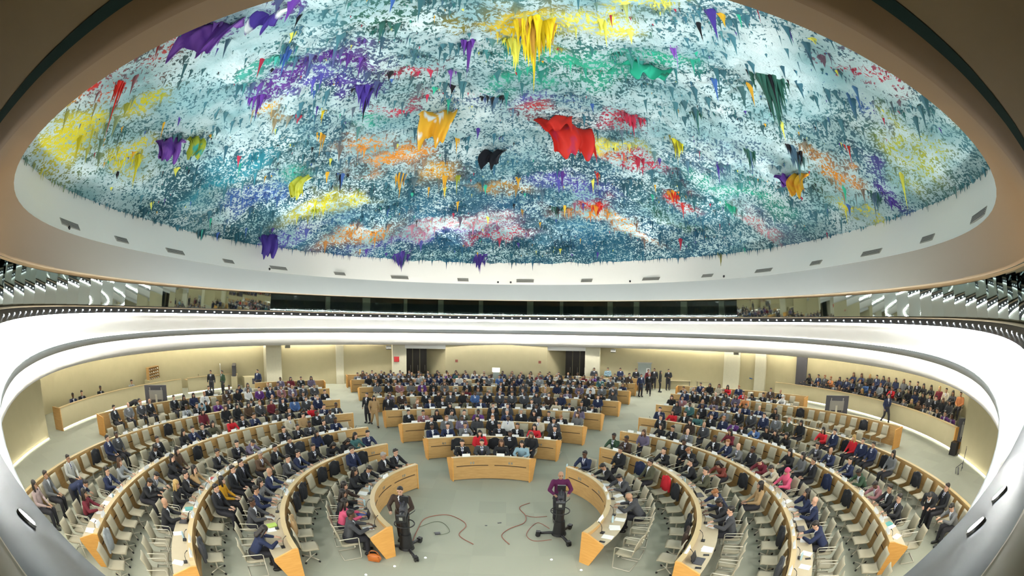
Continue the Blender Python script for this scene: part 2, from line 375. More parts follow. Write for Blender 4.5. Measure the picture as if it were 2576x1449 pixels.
# side walls near the podium, on the line of the public counters
def side_wall(name, a, b):
    mb = MB(); vs = []; n = 14
    for i in range(n+1):
        y = a+(b-a)*i/n; q = 1-((y-18.5)/22)**2
        x = CX+(-1 if 'left' in name else 1)*(22.5*math.sqrt(max(q, 0)))
        vs += [(x, y, 0), (x, y, 5.2)]
    mb.add(vs, [(2*i, 2*i+2, 2*i+3, 2*i+1) for i in range(n)], 0, True)
    return mb.obj(name, M['beige_wall'], None, 'structure')
# counters' own curve
def gx(y, side, off=0.): return CX+side*(22.45+off)*math.sqrt(max(0, 1-((y-18.5)/(22+off))**2))
for sd, nm in ((-1, 'left'), (1, 'right')):
    mb = MB(); vs = []; n = 16
    for i in range(n+1):
        y = -2.5+(8.7+2.5)*i/n; vs += [(gx(y, sd, .1), y, 0), (gx(y, sd, .1), y, 4.4)]
    yw = 9.0; vs += [(CX+sd*(WA*math.sqrt(1-((yw-WY)/WB)**2)+.2), yw+.3, 0), (CX+sd*(WA*math.sqrt(1-((yw-WY)/WB)**2)+.2), yw+.3, 4.4)]
    mb.add(vs, [(2*i, 2*i+2, 2*i+3, 2*i+1) for i in range(n+1)], 0, False)
    mb.obj('wall_%s_front' % nm, M['beige_wall'], None, 'structure')
    pts = [(gx(y, sd, -.02), y, .05) for y in np.linspace(2.2, 8.6, 14)]
    mb = MB(); mb.path(pts, .03, 5); tag(mb.obj('light_strip', M['e_low']), 'glowing strip along the foot of the %s side wall' % nm, 'light')
    # end wall screen panel
    mb = MB(); y0 = 4.3 if sd < 0 else 5.0
    mb.box((gx(y0, sd, -.12), y0, 1.7), (.08, 1.5, 2.2), math.atan2(gx(y0+.5, sd)-gx(y0-.5, sd), 1)*-1)
    tag(mb.obj('wall_screen', M['paper']), 'tall white screen panel on the %s side wall by the podium' % nm, 'screen')
# ------------------------------------------------------------------ public counters of the side galleries
def counter(name, sd, ys, label, ends=(1, 1), h=1.12):
    root = empty(name, (gx(ys[0], sd), ys[0], 0)); tag(root, label, 'counter')
    off = Vector(root.location)
    def sweep(pname, prof, m):
        N = 22; k = len(prof); vs = []
        for i in range(N+1):
            y = ys[0]+(ys[1]-ys[0])*i/N
            for r, z in prof:
                # normal offset
                x0, x1 = gx(y-.1, sd), gx(y+.1, sd); t = Vector((x1-x0, .2, 0)).normalized(); nn = Vector((t.y, -t.x, 0))*(sd)
                vs.append(Vector((gx(y, sd), y, z))+nn*r-off)
        fs = [(i*k+j, i*k+(j+1) % k, (i+1)*k+(j+1) % k, (i+1)*k+j) for i in range(N) for j in range(k)]+[tuple(range(k)), tuple(N*k+j for j in range(k))]
        b = MB(); b.add(vs, fs, 0, False); return b.obj(pname, m, root)
    sweep('front_panel', [(0, .12), (.05, .12), (.05, h), (0, h)], M['beige_wall'])
    sweep('counter_top', [(-.03, h), (.16, h), (.16, h+.03), (-.03, h+.03)], M['wood_light'])
    sweep('worktop', [(.1, h-.16), (.6, h-.16), (.6, h-.12), (.1, h-.12)], M['wood_light'])
    sweep('light_strip', [(.02, .05), (.10, .05), (.10, .09), (.02, .09)], M['e_low'])
    for e, y in zip(ends, ys):
        if not e: continue
        d = -1 if y == ys[0] else 1
        x0, x1 = gx(y-.1, sd), gx(y+.1, sd); t = Vector((x1-x0, .2, 0)).normalized(); nn = Vector((t.y, -t.x, 0))*sd
        P = [Vector((gx(y, sd), y, 0))+nn*r+t*d*q-off for q in (0, .08) for r in (-.02, .62)]
        b = MB(); vs = [p+Vector((0, 0, z)) for p in P for z in (0, h+.03)]
        b.add(vs, [(0, 1, 3, 2), (4, 6, 7, 5), (0, 4, 5, 1), (2, 3, 7, 6), (1, 5, 7, 3)], 0); b.obj('end_panel', M['wood_end' if e == 2 else 'wood'], root)
    return root
counter('public_counter', -1, (10.1, 22.3), 'long curved beige counter along the left wall with light under it', (1, 0))
counter('public_counter', -1, (22.9, 27.4), 'short beige counter beyond the long one at the left wall', (0, 1))
counter('public_counter', 1, (9.35, 27.0), 'long curved beige counter along the right wall with light under it', (2, 0))
# stepped floor of the right gallery
for k, (o0, z) in enumerate(((1.45, .34), (2.35, .68))):
    N = 24; vs = []
    for i in range(N+1):
        y = 10.2+(27.2-10.2)*i/N
        x0, x1 = gx(y-.1, 1), gx(y+.1, 1); t = Vector((x1-x0, .2, 0)).normalized(); nn = Vector((t.y, -t.x, 0))
        for o in (o0, 4.6):
            p = Vector((gx(y, 1), y, 0))+nn*o; vs += [(p.x, p.y, 0), (p.x, p.y, z)]
    b = MB(); b.add(vs, [(4*i, 4*i+4, 4*i+5, 4*i+1) for i in range(N)]+[(4*i+1, 4*i+5, 4*i+7, 4*i+3) for i in range(N)]+[(0, 1, 3, 2)]); b.obj('floor_gallery_step', M['carpet'], None, 'structure')

# ------------------------------------------------------------------ delegates' desks
RK = [3.5, 6.15, 8.8, 11.65, 15.1, 18.75, 21.9, 24.3]
mic_me = MB().path([(0, 0, 0), (0, 0, .16), (0, -.03, .25), (0, -.09, .31)], .008, 5).cyl((0, -.09, .31), (0, -.12, .325), .013, .013, 6).box((0, .03, .012), (.12, .10, .024)).data('microphone', [M['black']])
BLK = {'L': 'left block', 'C': 'middle block', 'R': 'right block'}
def desk(bl, k, a0, a1, seats=True):
    R = RK[k-1]; mid = (a0+a1)/2
    root = empty('curved_desk', (CX, CY, 0)); tag(root, 'long curved %s wooden delegates desk, %s from the front in the %s' % ('honey-coloured', ORD[k]+' row', BLK[bl]), 'desk', 'delegates desks')
    if k == 1: root['label'] = {'L': 'innermost curved wooden desk left of the open floor, beside a camera', 'C': 'short curved wooden desk in the middle, facing the open floor', 'R': 'innermost curved wooden desk right of the open floor, beside a camera'}[bl]
    st = 1.5 if k > 2 else 2.5
    g = math.degrees(.05/R)
    MB().arcprof(0, 0, [(R, .05), (R+.05, .05), (R+.05, .975), (R, .975)], a0, a1, 0, st).obj('front_panel', M['wood'], root)
    MB().arcprof(0, 0, [(R-.012, .97), (R+.13, .97), (R+.13, .995), (R-.012, .995)], a0, a1, 0, st).obj('ledge', M['wood_light'], root)
    MB().arcprof(0, 0, [(R+.05, .735), (R+.64, .735), (R+.64, .765), (R+.05, .765)], a0, a1, 0, st).obj('worktop', M['worktop'], root)
    sl = MB(); w = math.degrees(1.42/R); nn = max(1, round((a1-a0)/w)); w = (a1-a0)/nn
    for i in range(nn): sl.arcprof(0, 0, [(R-.006, .60), (R+.01, .60), (R+.01, .63), (R-.006, .63)], a0+w*i+w*.08, a0+w*(i+1)-w*.08, 0, st)
    sl.obj('panel_slot', M['slot'], root)
    if k <= 2:
        for i in range(nn):
            am = a0+w*(i+.5)
            for q in (-.05, .05): t = R_(am)+q/R; MB().box(((R-.004)*math.sin(t), (R-.004)*math.cos(t), .73), (.05, .014, .09), -t).obj('socket_plate', M['chrome'], root)
    for e, s in ((a0, -1), (a1, 1)):
        MB().arcprof(0, 0, [(R-.01, .0), (R-.01, .99), (R+.14, .99), (R+.66, .80), (R+.66, .73), (R+.30, .0)], e, e+s*math.degrees(.045/R), 0, 10).obj('end_panel', M['wood_end'], root)
    if seats:
        n = max(2, int((a1-a0)*PI/180*(R+.3)/1.0)); w = (a1-a0)/n
        for i in range(n):
            a = a0+w*(i+.5); o = link('microphone', mic_me, root); p = (R+.24)
            o.location = (p*math.sin(R_(a)), p*math.cos(R_(a)), .765); o.rotation_euler = (0, 0, face_in(a)+PI)
    return root
DESKS = [('L', 1, -136, -51), ('L', 2, -136, -46), ('L', 3, -137, -43), ('L', 4, -129, -41), ('L', 5, -96, -39.5), ('L', 6, -66, -38.5),
         ('C', 1, -25.5, 22.5), ('C', 2, -28, 25), ('C', 3, -31, 28), ('C', 4, -31.5, 28.5), ('C', 5, -31.5, 29), ('C', 6, -31.5, 28.5), ('C', 7, -31.5, 28),
         ('R', 1, 49, 136), ('R', 2, 44.5, 136), ('R', 3, 41, 136), ('R', 4, 39.5, 125), ('R', 5, 38.5, 88), ('R', 6, 38, 66)]
for d in DESKS: desk(*d)
def partition(k, a0, a1, label, endp=(0, 1)):
    R = RK[k-1]; root = empty('curved_partition', (CX, CY, 0)); tag(root, label, 'partition')
    MB().arcprof(0, 0, [(R, .0), (R+.06, .0), (R+.06, 1.0), (R, 1.0)], a0, a1, 0, 1.5).obj('panel', M['wood'], root)
    MB().arcprof(0, 0, [(R-.01, 1.0), (R+.12, 1.0), (R+.12, 1.03), (R-.01, 1.03)], a0, a1, 0, 1.5).obj('top_rail', M['wood_light'], root)
    for e, a, s in ((endp[0], a0, -1), (endp[1], a1, 1)):
        if e: MB().arcprof(0, 0, [(R-.55, .0), (R-.55, .98), (R+.13, 1.03), (R+.13, 0)], a, a+s*math.degrees(.05/R), 0, 10).obj('end_panel', M['wood_end'], root)
partition(5, -129, -96.3, 'low curved wooden partition behind the last seats at the left front', (0, 0))
partition(5, 88.3, 126, 'low curved wooden partition behind the last seats at the right front', (0, 0))
partition(6, -91, -66.3, 'low curved wooden partition in front of the left side monitor', (1, 0))
partition(6, 66.3, 89.5, 'low curved wooden partition in front of the right side monitor', (0, 1))
partition(7, -52, -37.5, 'low curved wooden partition behind the farthest seats of the left block', (0, 1))
partition(7, 37, 64, 'low curved wooden partition behind the farthest seats of the right block', (1, 1))
partition(8, -31.5, 28, 'low curved wooden partition behind the farthest seats of the middle block', (1, 1))
# ------------------------------------------------------------------ painted dome
DX, DY, DA, DB, DZ, DH = -.49, 17.9, 18.0, 17.6, 10.6, 5.2
PAL = dict(red=(.62,.03,.02), yellowgreen=(.45,.50,.05), yellow=(.72,.66,.03), violet=(.22,.08,.42), purple=(.13,.04,.30), blueviolet=(.10,.09,.42), indigo=(.07,.04,.28),
 teal=(.06,.40,.33), crimson=(.48,.03,.07), seagreen=(.03,.42,.27), gold=(.80,.60,.02), lemon=(.85,.82,.12), olive=(.22,.20,.04), darkgreen=(.03,.12,.09), amber=(.80,.42,.03),
 orange=(.75,.30,.03), cyanblue=(.03,.32,.42), blueteal=(.014,.09,.13), blue=(.05,.13,.40), ochre=(.50,.27,.04), bluegrey=(.08,.16,.24), pink=(.60,.25,.28), white=(.8,.86,.86), pale=(.5,.6,.6), black=(.01,.01,.015))
BLOBS = [(-10.7,4.2,2.2,1.0,'red',0.80),(-8.6,5.5,0.9,1.1,'red',0.45),(-10.4,6.1,0.9,1.0,'red',0.30),(-12.2,7.3,1.0,0.8,'yellowgreen',0.50),(-13.9,6.8,3.4,2.1,'yellow',0.85),(-12.4,4.3,1.2,0.9,'yellow',0.60),(-14.9,10.6,1.5,1.6,'yellow',0.50),(-7.4,5.8,1.0,0.9,'violet',0.70),(-6.2,6.8,0.9,0.7,'purple',0.40),(-5.9,11.0,2.2,1.8,'purple',0.80),(-7.9,11.6,1.2,1.1,'purple',0.70),(-7.1,13.0,1.8,0.7,'blueviolet',0.80),(-5.7,14.0,0.9,1.2,'indigo',0.90),(-8.2,10.0,0.9,0.7,'teal',0.70),(-4.1,13.0,1.1,0.8,'crimson',0.40),(2.2,12.6,3.3,1.9,'seagreen',0.85),(5.3,11.0,1.4,1.3,'seagreen',0.70),(0.0,14.9,1.3,1.4,'seagreen',0.60),(0.6,10.1,0.9,2.2,'gold',1.00),(2.1,9.3,1.5,1.2,'lemon',0.60),(-1.0,9.2,1.2,0.8,'olive',0.50),(3.0,8.0,1.1,0.7,'lemon',0.40),(-3.5,9.4,1.9,1.3,'darkgreen',0.35),(-9.1,13.2,1.3,0.7,'amber',0.50),(-6.2,21.5,2.7,1.8,'orange',0.80),(-7.7,19.0,1.7,1.2,'orange',0.50),(-3.9,24.0,1.9,1.7,'amber',0.60),(-4.8,16.4,1.8,0.8,'crimson',0.50),(-6.5,17.3,0.9,0.8,'seagreen',0.40),(1.1,17.6,1.0,1.1,'red',0.90),(5.0,17.4,1.4,1.1,'crimson',0.50),(5.7,20.3,2.2,1.2,'lemon',0.70),(6.8,21.1,2.3,0.8,'crimson',0.35),(0.2,16.5,2.5,0.7,'blueviolet',0.70),(-14.1,16.3,3.4,1.7,'cyanblue',0.80),(-15.9,14.9,3.8,2.5,'blueteal',0.85),(-14.2,20.1,2.9,1.8,'blue',0.70),(-12.6,24.0,3.3,1.2,'yellow',0.60),(-9.8,25.3,1.5,1.0,'yellow',0.50),(-11.8,20.1,1.3,1.6,'teal',0.50),(-0.9,27.1,2.1,0.8,'ochre',0.60),(3.4,26.0,4.0,1.2,'blueviolet',0.60),(12.3,20.0,3.5,2.7,'seagreen',0.50),(10.4,18.7,3.2,1.5,'bluegrey',0.60),(5.8,27.6,1.5,1.0,'red',0.60),(9.8,23.5,1.2,0.7,'red',0.70),(7.0,29.0,4.8,0.9,'orange',0.35),(-7.0,31.2,7.2,1.1,'blueviolet',0.50),(-11.1,29.2,4.2,1.3,'orange',0.30),(-1.0,32.2,3.3,0.9,'crimson',0.30),(-3.9,30.6,5.3,1.1,'pink',0.30),(10.7,25.4,4.1,0.8,'darkgreen',0.50),(13.6,12.4,2.5,0.8,'orange',0.80),(13.4,8.1,3.1,1.7,'yellowgreen',0.45),(15.3,10.7,2.1,1.0,'indigo',0.80),(10.7,8.6,2.9,0.8,'blue',0.35),(9.3,6.4,1.7,0.9,'crimson',0.35),(10.7,4.3,1.6,1.1,'olive',0.60),(9.8,4.8,0.9,1.1,'teal',0.50),(15.6,20.8,5.3,1.4,'bluegrey',0.70),(16.9,14.1,2.3,0.7,'yellow',0.40),(14.7,21.7,2.1,0.7,'pink',0.40),(-17.0,22.1,6.9,2.0,'blueteal',0.80),(-1.0,34.6,13.1,1.3,'blueteal',0.60),(-16.2,26.3,4.4,1.2,'blueviolet',0.40),(-0.5,17.3,1.9,1.5,'bluegrey',0.40),(10.5,15.9,2.4,2.2,'bluegrey',0.35),(12.5,14.6,1.7,2.5,'white',0.00),(8.1,8.5,2.8,2.1,'pale',0.10),(-8.0,7.9,1.6,1.3,'pale',0.10),]
def dome_z(x, y):
    e = np.where(np.asarray(y) > DY, 2., 2.8); q = (np.abs((x-DX)/DA)**e+np.abs((y-DY)/DB)**e)**(1/e)
    return DZ+DH*(1-q*q)
def vnoise(x, y, s, seed):
    """smooth value noise on numpy arrays"""
    r = np.random.default_rng(seed); g = r.random((256, 256)); x = x*s+1000; y = y*s+1000
    xi = np.floor(x).astype(int); yi = np.floor(y).astype(int); fx = x-xi; fy = y-yi; fx = fx*fx*(3-2*fx); fy = fy*fy*(3-2*fy)
    a = g[xi % 256, yi % 256]; b = g[(xi+1) % 256, yi % 256]; c = g[xi % 256, (yi+1) % 256]; d = g[(xi+1) % 256, (yi+1) % 256]
    return (a*(1-fx)+b*fx)*(1-fy)+(c*(1-fx)+d*fx)*fy
def region(x, y):
    """paint colour and how densely it is splashed, at plan positions"""
    wx = x+2.0*(vnoise(x, y, .6, 1)-.5)+.8*(vnoise(x, y, 1.9, 2)-.5); wy = y+2.0*(vnoise(x, y, .6, 3)-.5)+.8*(vnoise(x, y, 1.9, 4)-.5)
    low = np.clip((y-15)/14, 0, 1)
    c1 = np.array(PAL['blueteal']); c0 = np.array((.05, .14, .14))
    col = c0[None]*(1-low[:, None])+c1[None]*low[:, None]
    tint = vnoise(x, y, .5, 11)[:, None]; col = col*(.6+.8*tint)+np.array((.0, .02, .08))[None]*vnoise(x, y, .35, 12)[:, None]
    den = .38+.18*low+.25*(vnoise(x, y, .45, 5)-.5)
    sat = np.zeros(len(x))
    for bx, by, rx, ry, cn, dn in BLOBS:
        q = np.exp(-(((wx-bx)/(rx*.75))**2+((wy-by)/(ry*.75))**2)**1.5)
        c = np.array(PAL[cn])
        if cn in ('white', 'pale'): den = den*(1-q)+q*.08; continue
        q2 = q*dn; col = col*(1-q[:, None])+c[None]*q[:, None]; den = den*(1-q)+q*(.27+.36*dn); sat = np.maximum(sat, q2)
    return col, np.clip(den, .04, .95), sat
NU, NV = 150, 560
rho = np.sqrt(np.linspace(0.00001, 1.02, NU)); th = np.linspace(0, 2*PI, NV, endpoint=False)
RR, TT = np.meshgrid(rho, th, indexing='ij')
KK = np.where(np.sin(TT) > 0, 1., (np.abs(np.cos(TT))**2.8+np.abs(np.sin(TT))**2.8)**(-1/2.8)); X = DX+DA*RR*KK*np.cos(TT); Y = DY+DB*RR*KK*np.sin(TT); Z = dome_z(X, Y)
xf, yf = X.ravel(), Y.ravel()
bump = (.30*(vnoise(xf, yf, .8, 21)-.5)+.22*(vnoise(xf, yf, 2.1, 22)-.5)+.16*vnoise(xf, yf, 4.7, 23)**2+.10*(vnoise(xf, yf, 8, 24)-.5))
zf = Z.ravel()-bump*np.clip((1.0-RR.ravel())*8, .25, 1)
V = np.stack([xf, yf, zf], 1).astype(np.float32)
idx = np.arange(NU*NV).reshape(NU, NV); nx = np.roll(idx, -1, 1)
F = np.stack([idx[:-1], idx[1:], nx[1:], nx[:-1]], -1).reshape(-1, 4)
def npmesh(name, V, F, mats, attr=None, mi=None, smooth=False, fattr=None):
    me = bpy.data.meshes.new(name); k = F.shape[1]
    me.vertices.add(len(V)); me.vertices.foreach_set('co', np.ascontiguousarray(V, dtype=np.float32).ravel())
    me.loops.add(F.size); me.loops.foreach_set('vertex_index', F.astype(np.int32).ravel())
    me.polygons.add(len(F)); me.polygons.foreach_set('loop_start', np.arange(0, F.size, k, dtype=np.int32)); me.polygons.foreach_set('loop_total', np.full(len(F), k, dtype=np.int32))
    for m in mats: me.materials.append(m)
    if mi is not None: me.polygons.foreach_set('material_index', mi.astype(np.int32))
    me.polygons.foreach_set('use_smooth', np.full(len(F), smooth)); me.update(calc_edges=True)
    for nm, a in (attr or {}).items():
        at = me.color_attributes.new(nm, 'FLOAT_COLOR', 'POINT'); at.data.foreach_set('color', np.ascontiguousarray(a, dtype=np.float32).ravel())
    me.validate(); return me
col, den, sat = region(xf, yf)
A = np.concatenate([col, den[:, None]], 1)
def dome_mat():
    m, nt, p = _base('splashed_dome_paint'); N = nt.nodes; Lk = nt.links.new
    at = N.new('ShaderNodeAttribute'); at.attribute_name = 'paint'
    tc = N.new('ShaderNodeTexCoord')
    def nz(s, d=2): q = N.new('ShaderNodeTexNoise'); q.inputs['Scale'].default_value = s; q.inputs['Detail'].default_value = d; q.inputs['Roughness'].default_value = .6; Lk(tc.outputs['Object'], q.inputs['Vector']); return q
    n1, n2, n3 = nz(8.0, 5), nz(2.6, 4), nz(.35, 2)
    th = N.new('ShaderNodeMath'); th.operation = 'MULTIPLY_ADD'; th.inputs[1].default_value = -.36; th.inputs[2].default_value = .67   # threshold from density
    Lk(at.outputs['Alpha'], th.inputs[0])
    mix = N.new('ShaderNodeMath'); mix.operation = 'MULTIPLY_ADD'; mix.inputs[1].default_value = .35; Lk(n2.outputs['Fac'], mix.inputs[0])
    ml = N.new('ShaderNodeMath'); ml.operation = 'MULTIPLY'; ml.inputs[1].default_value = .65; Lk(n1.outputs['Fac'], ml.inputs[0]); Lk(ml.outputs[0], mix.inputs[2])
    sub = N.new('ShaderNodeMath'); sub.operation = 'SUBTRACT'; Lk(mix.outputs[0], sub.inputs[0]); Lk(th.outputs[0], sub.inputs[1])
    sc = N.new('ShaderNodeMath'); sc.operation = 'MULTIPLY_ADD'; sc.use_clamp = True; sc.inputs[1].default_value = 34; sc.inputs[2].default_value = .5; Lk(sub.outputs[0], sc.inputs[0])
    base = N.new('ShaderNodeValToRGB'); e = base.color_ramp.elements; e[0].position = .35; e[1].position = .68; e[0].color = (.24, .44, .48, 1); e[1].color = (.66, .82, .85, 1)
    Lk(n3.outputs['Fac'], base.inputs[0])
    mx = N.new('ShaderNodeMix'); mx.data_type = 'RGBA'; Lk(sc.outputs[0], mx.inputs[0]); Lk(base.outputs[0], mx.inputs[6]); Lk(at.outputs['Color'], mx.inputs[7])
    Lk(mx.outputs[2], p.inputs['Base Color']); p.inputs['Roughness'].default_value = .75; p.inputs['Specular IOR Level'].default_value = .2
    b = N.new('ShaderNodeBump'); b.inputs['Strength'].default_value = .8; b.inputs['Distance'].default_value = .12; Lk(n1.outputs['Fac'], b.inputs['Height']); Lk(b.outputs[0], p.inputs['Normal'])
    return m
def vcol_mat(name, rough=.6):
    m, nt, p = _base(name); at = nt.nodes.new('ShaderNodeAttribute'); at.attribute_name = 'paint'
    nt.links.new(at.outputs['Color'], p.inputs['Base Color']); p.inputs['Roughness'].default_value = rough; p.inputs['Specular IOR Level'].default_value = .25
    return m
link('ceiling_dome', npmesh('ceiling_dome', V, F, [dome_mat()], {'paint': A}, smooth=True), None, 'structure')
M['drip'] = vcol_mat('hanging_paint')
# small stalactites of paint: nobody could count them, one object
def spikes(x, y, h, r, col, nseg=5, lumps=True):
    n = len(x); zt = dome_z(x, y)+.08; t = np.linspace(0, 2*PI, nseg, endpoint=False); ph = rng.random(n)*6.28
    prof = [(1.0, 0.), (.62, .22), (.26, .55), (.0, 1.)]
    vs = []; jit = rng.uniform(.65, 1.35, (n, nseg))
    for k, (pr, pz) in enumerate(prof[:-1]):
        rr = (r*pr)[:, None]*jit; vs.append(np.stack([x[:, None]+rr*np.cos(t+ph[:, None]), y[:, None]+rr*np.sin(t+ph[:, None]), np.broadcast_to((zt-h*pz)[:, None], rr.shape)], -1))
    tip = np.stack([x+rng.normal(0, .02, n), y+rng.normal(0, .02, n), zt-h], -1)[:, None]
    V = np.concatenate(vs+[tip], 1); m = 3*nseg+1
    f = []
    for k in range(2):
        for j in range(nseg): a, b = k*nseg+j, k*nseg+(j+1) % nseg; f += [(a, b, b+nseg), (a, b+nseg, a+nseg)]
    for j in range(nseg): f.append((2*nseg+j, 2*nseg+(j+1) % nseg, 3*nseg))
    F = (np.array(f)[None]+(np.arange(n)*m)[:, None, None]).reshape(-1, 3)
    C = np.repeat(np.concatenate([col, np.ones((n, 1))], 1), m, 0)
    return V.reshape(-1, 3), F, C
def scatter(n, seed):
    r = np.random.default_rng(seed); q = np.sqrt(r.random(n)); t = r.random(n)*2*PI
    return DX+DA*q*np.cos(t)*.995, DY+DB*q*np.sin(t)*.995, r
x, y, r = scatter(90000, 3); c, d, s = region(x, y)
clump = vnoise(x, y, 1.1, 31)*.5+vnoise(x, y, 2.7, 32)*.5
keep = r.random(len(x)) < np.clip((d*1.25)*np.clip((clump-.34)*5, 0, 1)+.04, 0, 1); x, y, c, s = x[keep], y[keep], c[keep], s[keep]; n = len(x)
h = .07+.20*r.random(n)**2+.35*(r.random(n) < .03); rad = .025+.045*r.random(n)
c = np.clip(c*(.7+.8*r.random((n, 1)))+r.normal(0, .012, (n, 3)), .005, .95)
pick = r.random(n); alt = np.array([PAL[k] for k in ('amber', 'crimson', 'indigo', 'seagreen', 'black', 'lemon', 'blue')])
sw = pick < .05; c[sw] = alt[r.integers(0, len(alt), sw.sum())]
o1 = spikes(x, y, h, rad, c)
xm, ym, rm = scatter(1500, 9); cm, dm, sm_ = region(xm, ym); kk = rm.random(1500); k2 = kk < .10; cm[k2] = alt[rm.integers(0, len(alt), k2.sum())]
o3 = spikes(xm, ym, .25+.75*rm.random(1500)**2, .07+.13*rm.random(1500), np.clip(cm*(.8+.5*rm.random((1500, 1))), .005, .9), 7)
# fringe along the rim
t = np.linspace(0, 2*PI, 1500)+r.normal(0, .002, 1500); q = (1-.012*r.random(1500))*np.where(np.sin(t) > 0, 1., (np.abs(np.cos(t))**2.8+np.abs(np.sin(t))**2.8)**(-1/2.8)); xr, yr = DX+DA*q*np.cos(t), DY+DB*q*np.sin(t)
cr_, _, _ = region(xr, yr); o2 = spikes(xr, yr, .12+.5*r.random(1500)**3, .05+.05*r.random(1500), np.clip(cr_*1.2, 0, .9))
V = np.concatenate([o1[0], o2[0], o3[0]]); F = np.concatenate([o1[1], o2[1]+len(o1[0]), o3[1]+len(o1[0])+len(o2[0])]); C = np.concatenate([o1[2], o2[2], o3[2]])
o = link('paint_stalactites', npmesh('paint_stalactites', V, F, [M['drip']], {'paint': C}), None, 'stuff')
tag(o, 'countless small stalactites of splashed paint hanging from the domed ceiling', 'ceiling decoration', None, 'stuff')
# large single stalactites: a bunch of drips under a spreading crown
def cluster(px, py, R, H, colr, label, nd=26, seed=0, name='paint_stalactite', second=None):
    rr = np.random.default_rng(abs(seed*131+int(px*7+py*3))+5); q = rr.random(nd)**.7*R; t = rr.random(nd)*6.28
    x, y = px+q*np.cos(t), py+q*np.sin(t)*.8; f = 1-(q/R)*.8
    h = H*f*rr.uniform(.55, 1, nd); h[0] = H; x[0], y[0] = px, py; rad = np.clip(R*.33*f+.05, .05, 1.)*rr.uniform(.6, 1.1, nd)
    c = np.array(PAL[colr])[None]*rr.uniform(.75, 1.25, (nd, 1))
    if second: k = rr.random(nd) < .35; c[k] = np.array(PAL[second])
    V, F, C = spikes(x, y, h, rad, np.clip(c, 0, .95), 8)
    o = link(name, npmesh(name, V, F, [M['drip']], {'paint': C})); tag(o, label, 'stalactite', 'large paint stalactites'); return o
CL = [(.6,10.0,.75,2.6,'gold','great yellow and gold dripping stalactite at the top of the dome','ochre',60), (.1,11.4,.45,1.5,'lemon','pale yellow drips left below the great gold stalactite',None,20), (2.5,9.3,.4,1.1,'lemon','pale lemon drips right of the great gold stalactite',None,14),
 (-5.8,14.5,.75,1.7,'indigo','broad indigo stalactite left of the orange bowl shape','black',22), (-1.4,11.6,.28,1.7,'purple','long thin purple stalactite under the top of the dome',None,6), (-2.3,14.0,.28,.9,'violet','short violet spike left of the ceiling middle',None,4),
 (-7.0,9.8,.4,1.2,'blue','bright blue stalactite in the upper left of the dome',None,10), (-9.3,12.0,.6,1.2,'purple','ragged purple stalactites in the left of the dome',None,26), (8.1,9.8,.75,2.4,'darkgreen','long green-black stalactite bunch in the upper right of the dome','black',40),
 (10.5,15.3,.45,1.7,'darkgreen','dark green long drip right of the ceiling middle','bluegrey',16), (11.9,13.6,.45,1.7,'bluegrey','blue-grey long drip by the orange fold','black',18), (7.8,17.7,.55,1.6,'olive','olive drips with yellow crown right of the red fold','yellow',22),
 (4.9,10.1,.32,1.1,'violet','violet spike over the green patch of the dome',None,6), (5.5,17.1,.75,1.1,'crimson','crimson speckled drips right of the red fold',None,26), (-8.8,17.0,.42,1.5,'amber','amber double drip left of the orange patch','ochre',10), (-7.8,14.8,.45,1.1,'gold','golden spike below the purple streaks','olive',8),
 (-6.6,24.0,.55,1.7,'amber','amber and rust drips below the orange patch','bluegrey',14), (-4.0,24.9,.38,1.7,'amber','single long amber drip near the ceiling middle',None,5), (-3.3,25.2,.25,1.4,'yellowgreen','thin yellow-green drip beside the amber one',None,4), (3.1,24.2,.4,1.5,'purple','purple spike below the red fold',None,6),
 (5.1,23.5,.35,1.1,'red','small red spike right of the purple one','orange',5), (10.4,18.4,.35,1.2,'indigo','small indigo cone in the right of the dome',None,5), (-10.6,6.1,.3,2.0,'red','long thin red drip at the left edge of the dome',None,8), (-14.9,10.8,.35,1.4,'yellow','yellow drip in the left yellow field',None,8),
 (9.8,23.4,.6,.9,'red','red bunch of drips in the lower right','orange',20), (5.8,27.6,.8,.9,'red','red and orange bunch low in the middle','orange',26), (-9.7,22.1,.5,1.3,'black','black bunch with a blue crown in the lower left','blue',14), (-2.8,20.6,.35,1.2,'amber','small amber drip under the orange bowl shape',None,5),
 (12.7,10.9,.28,.9,'red','small red spike at the right of the dome',None,5), (-18.3,19.6,.45,1.5,'blueteal','teal spike hanging over the left rim','teal',14), (-8.6,33.1,.9,1.5,'indigo','navy cluster hanging over the far rim, left','bluegrey',40), (-2.4,35.0,.8,1.4,'indigo','navy cluster hanging over the far rim near its middle',None,36),
 (14.9,27.0,.25,1.6,'olive','olive spike hanging over the right far rim',None,6), (15.5,12.2,.5,1.3,'bluegrey','grey-blue fringe hanging over the right rim','darkgreen',22), (14.6,9.6,.22,1.6,'lemon','thin lemon drip near the right rim',None,5), (7.6,14.7,.35,1.2,'darkgreen','small dark drip above the right middle',None,8), (-.8,16.6,.7,1.0,'bluegrey','dark grey-blue drips at the ceiling middle','black',22),
 (3.2,28.6,.5,1.0,'darkgreen','dark green bunch low in the middle','black',16), (-12.6,24.6,.5,.8,'yellowgreen','yellow-green drips low at the left',None,18), (0.9,29.0,.3,.9,'crimson','crimson and rust drips low in the middle','ochre',8), (12.9,21.6,.5,1.0,'seagreen','sea-green drips low at the right',None,16)]
for k, (px, py, R, H, c1, lb, c2, nd) in enumerate(CL): cluster(px, py, R, H, c1, lb, nd, k, second=c2)
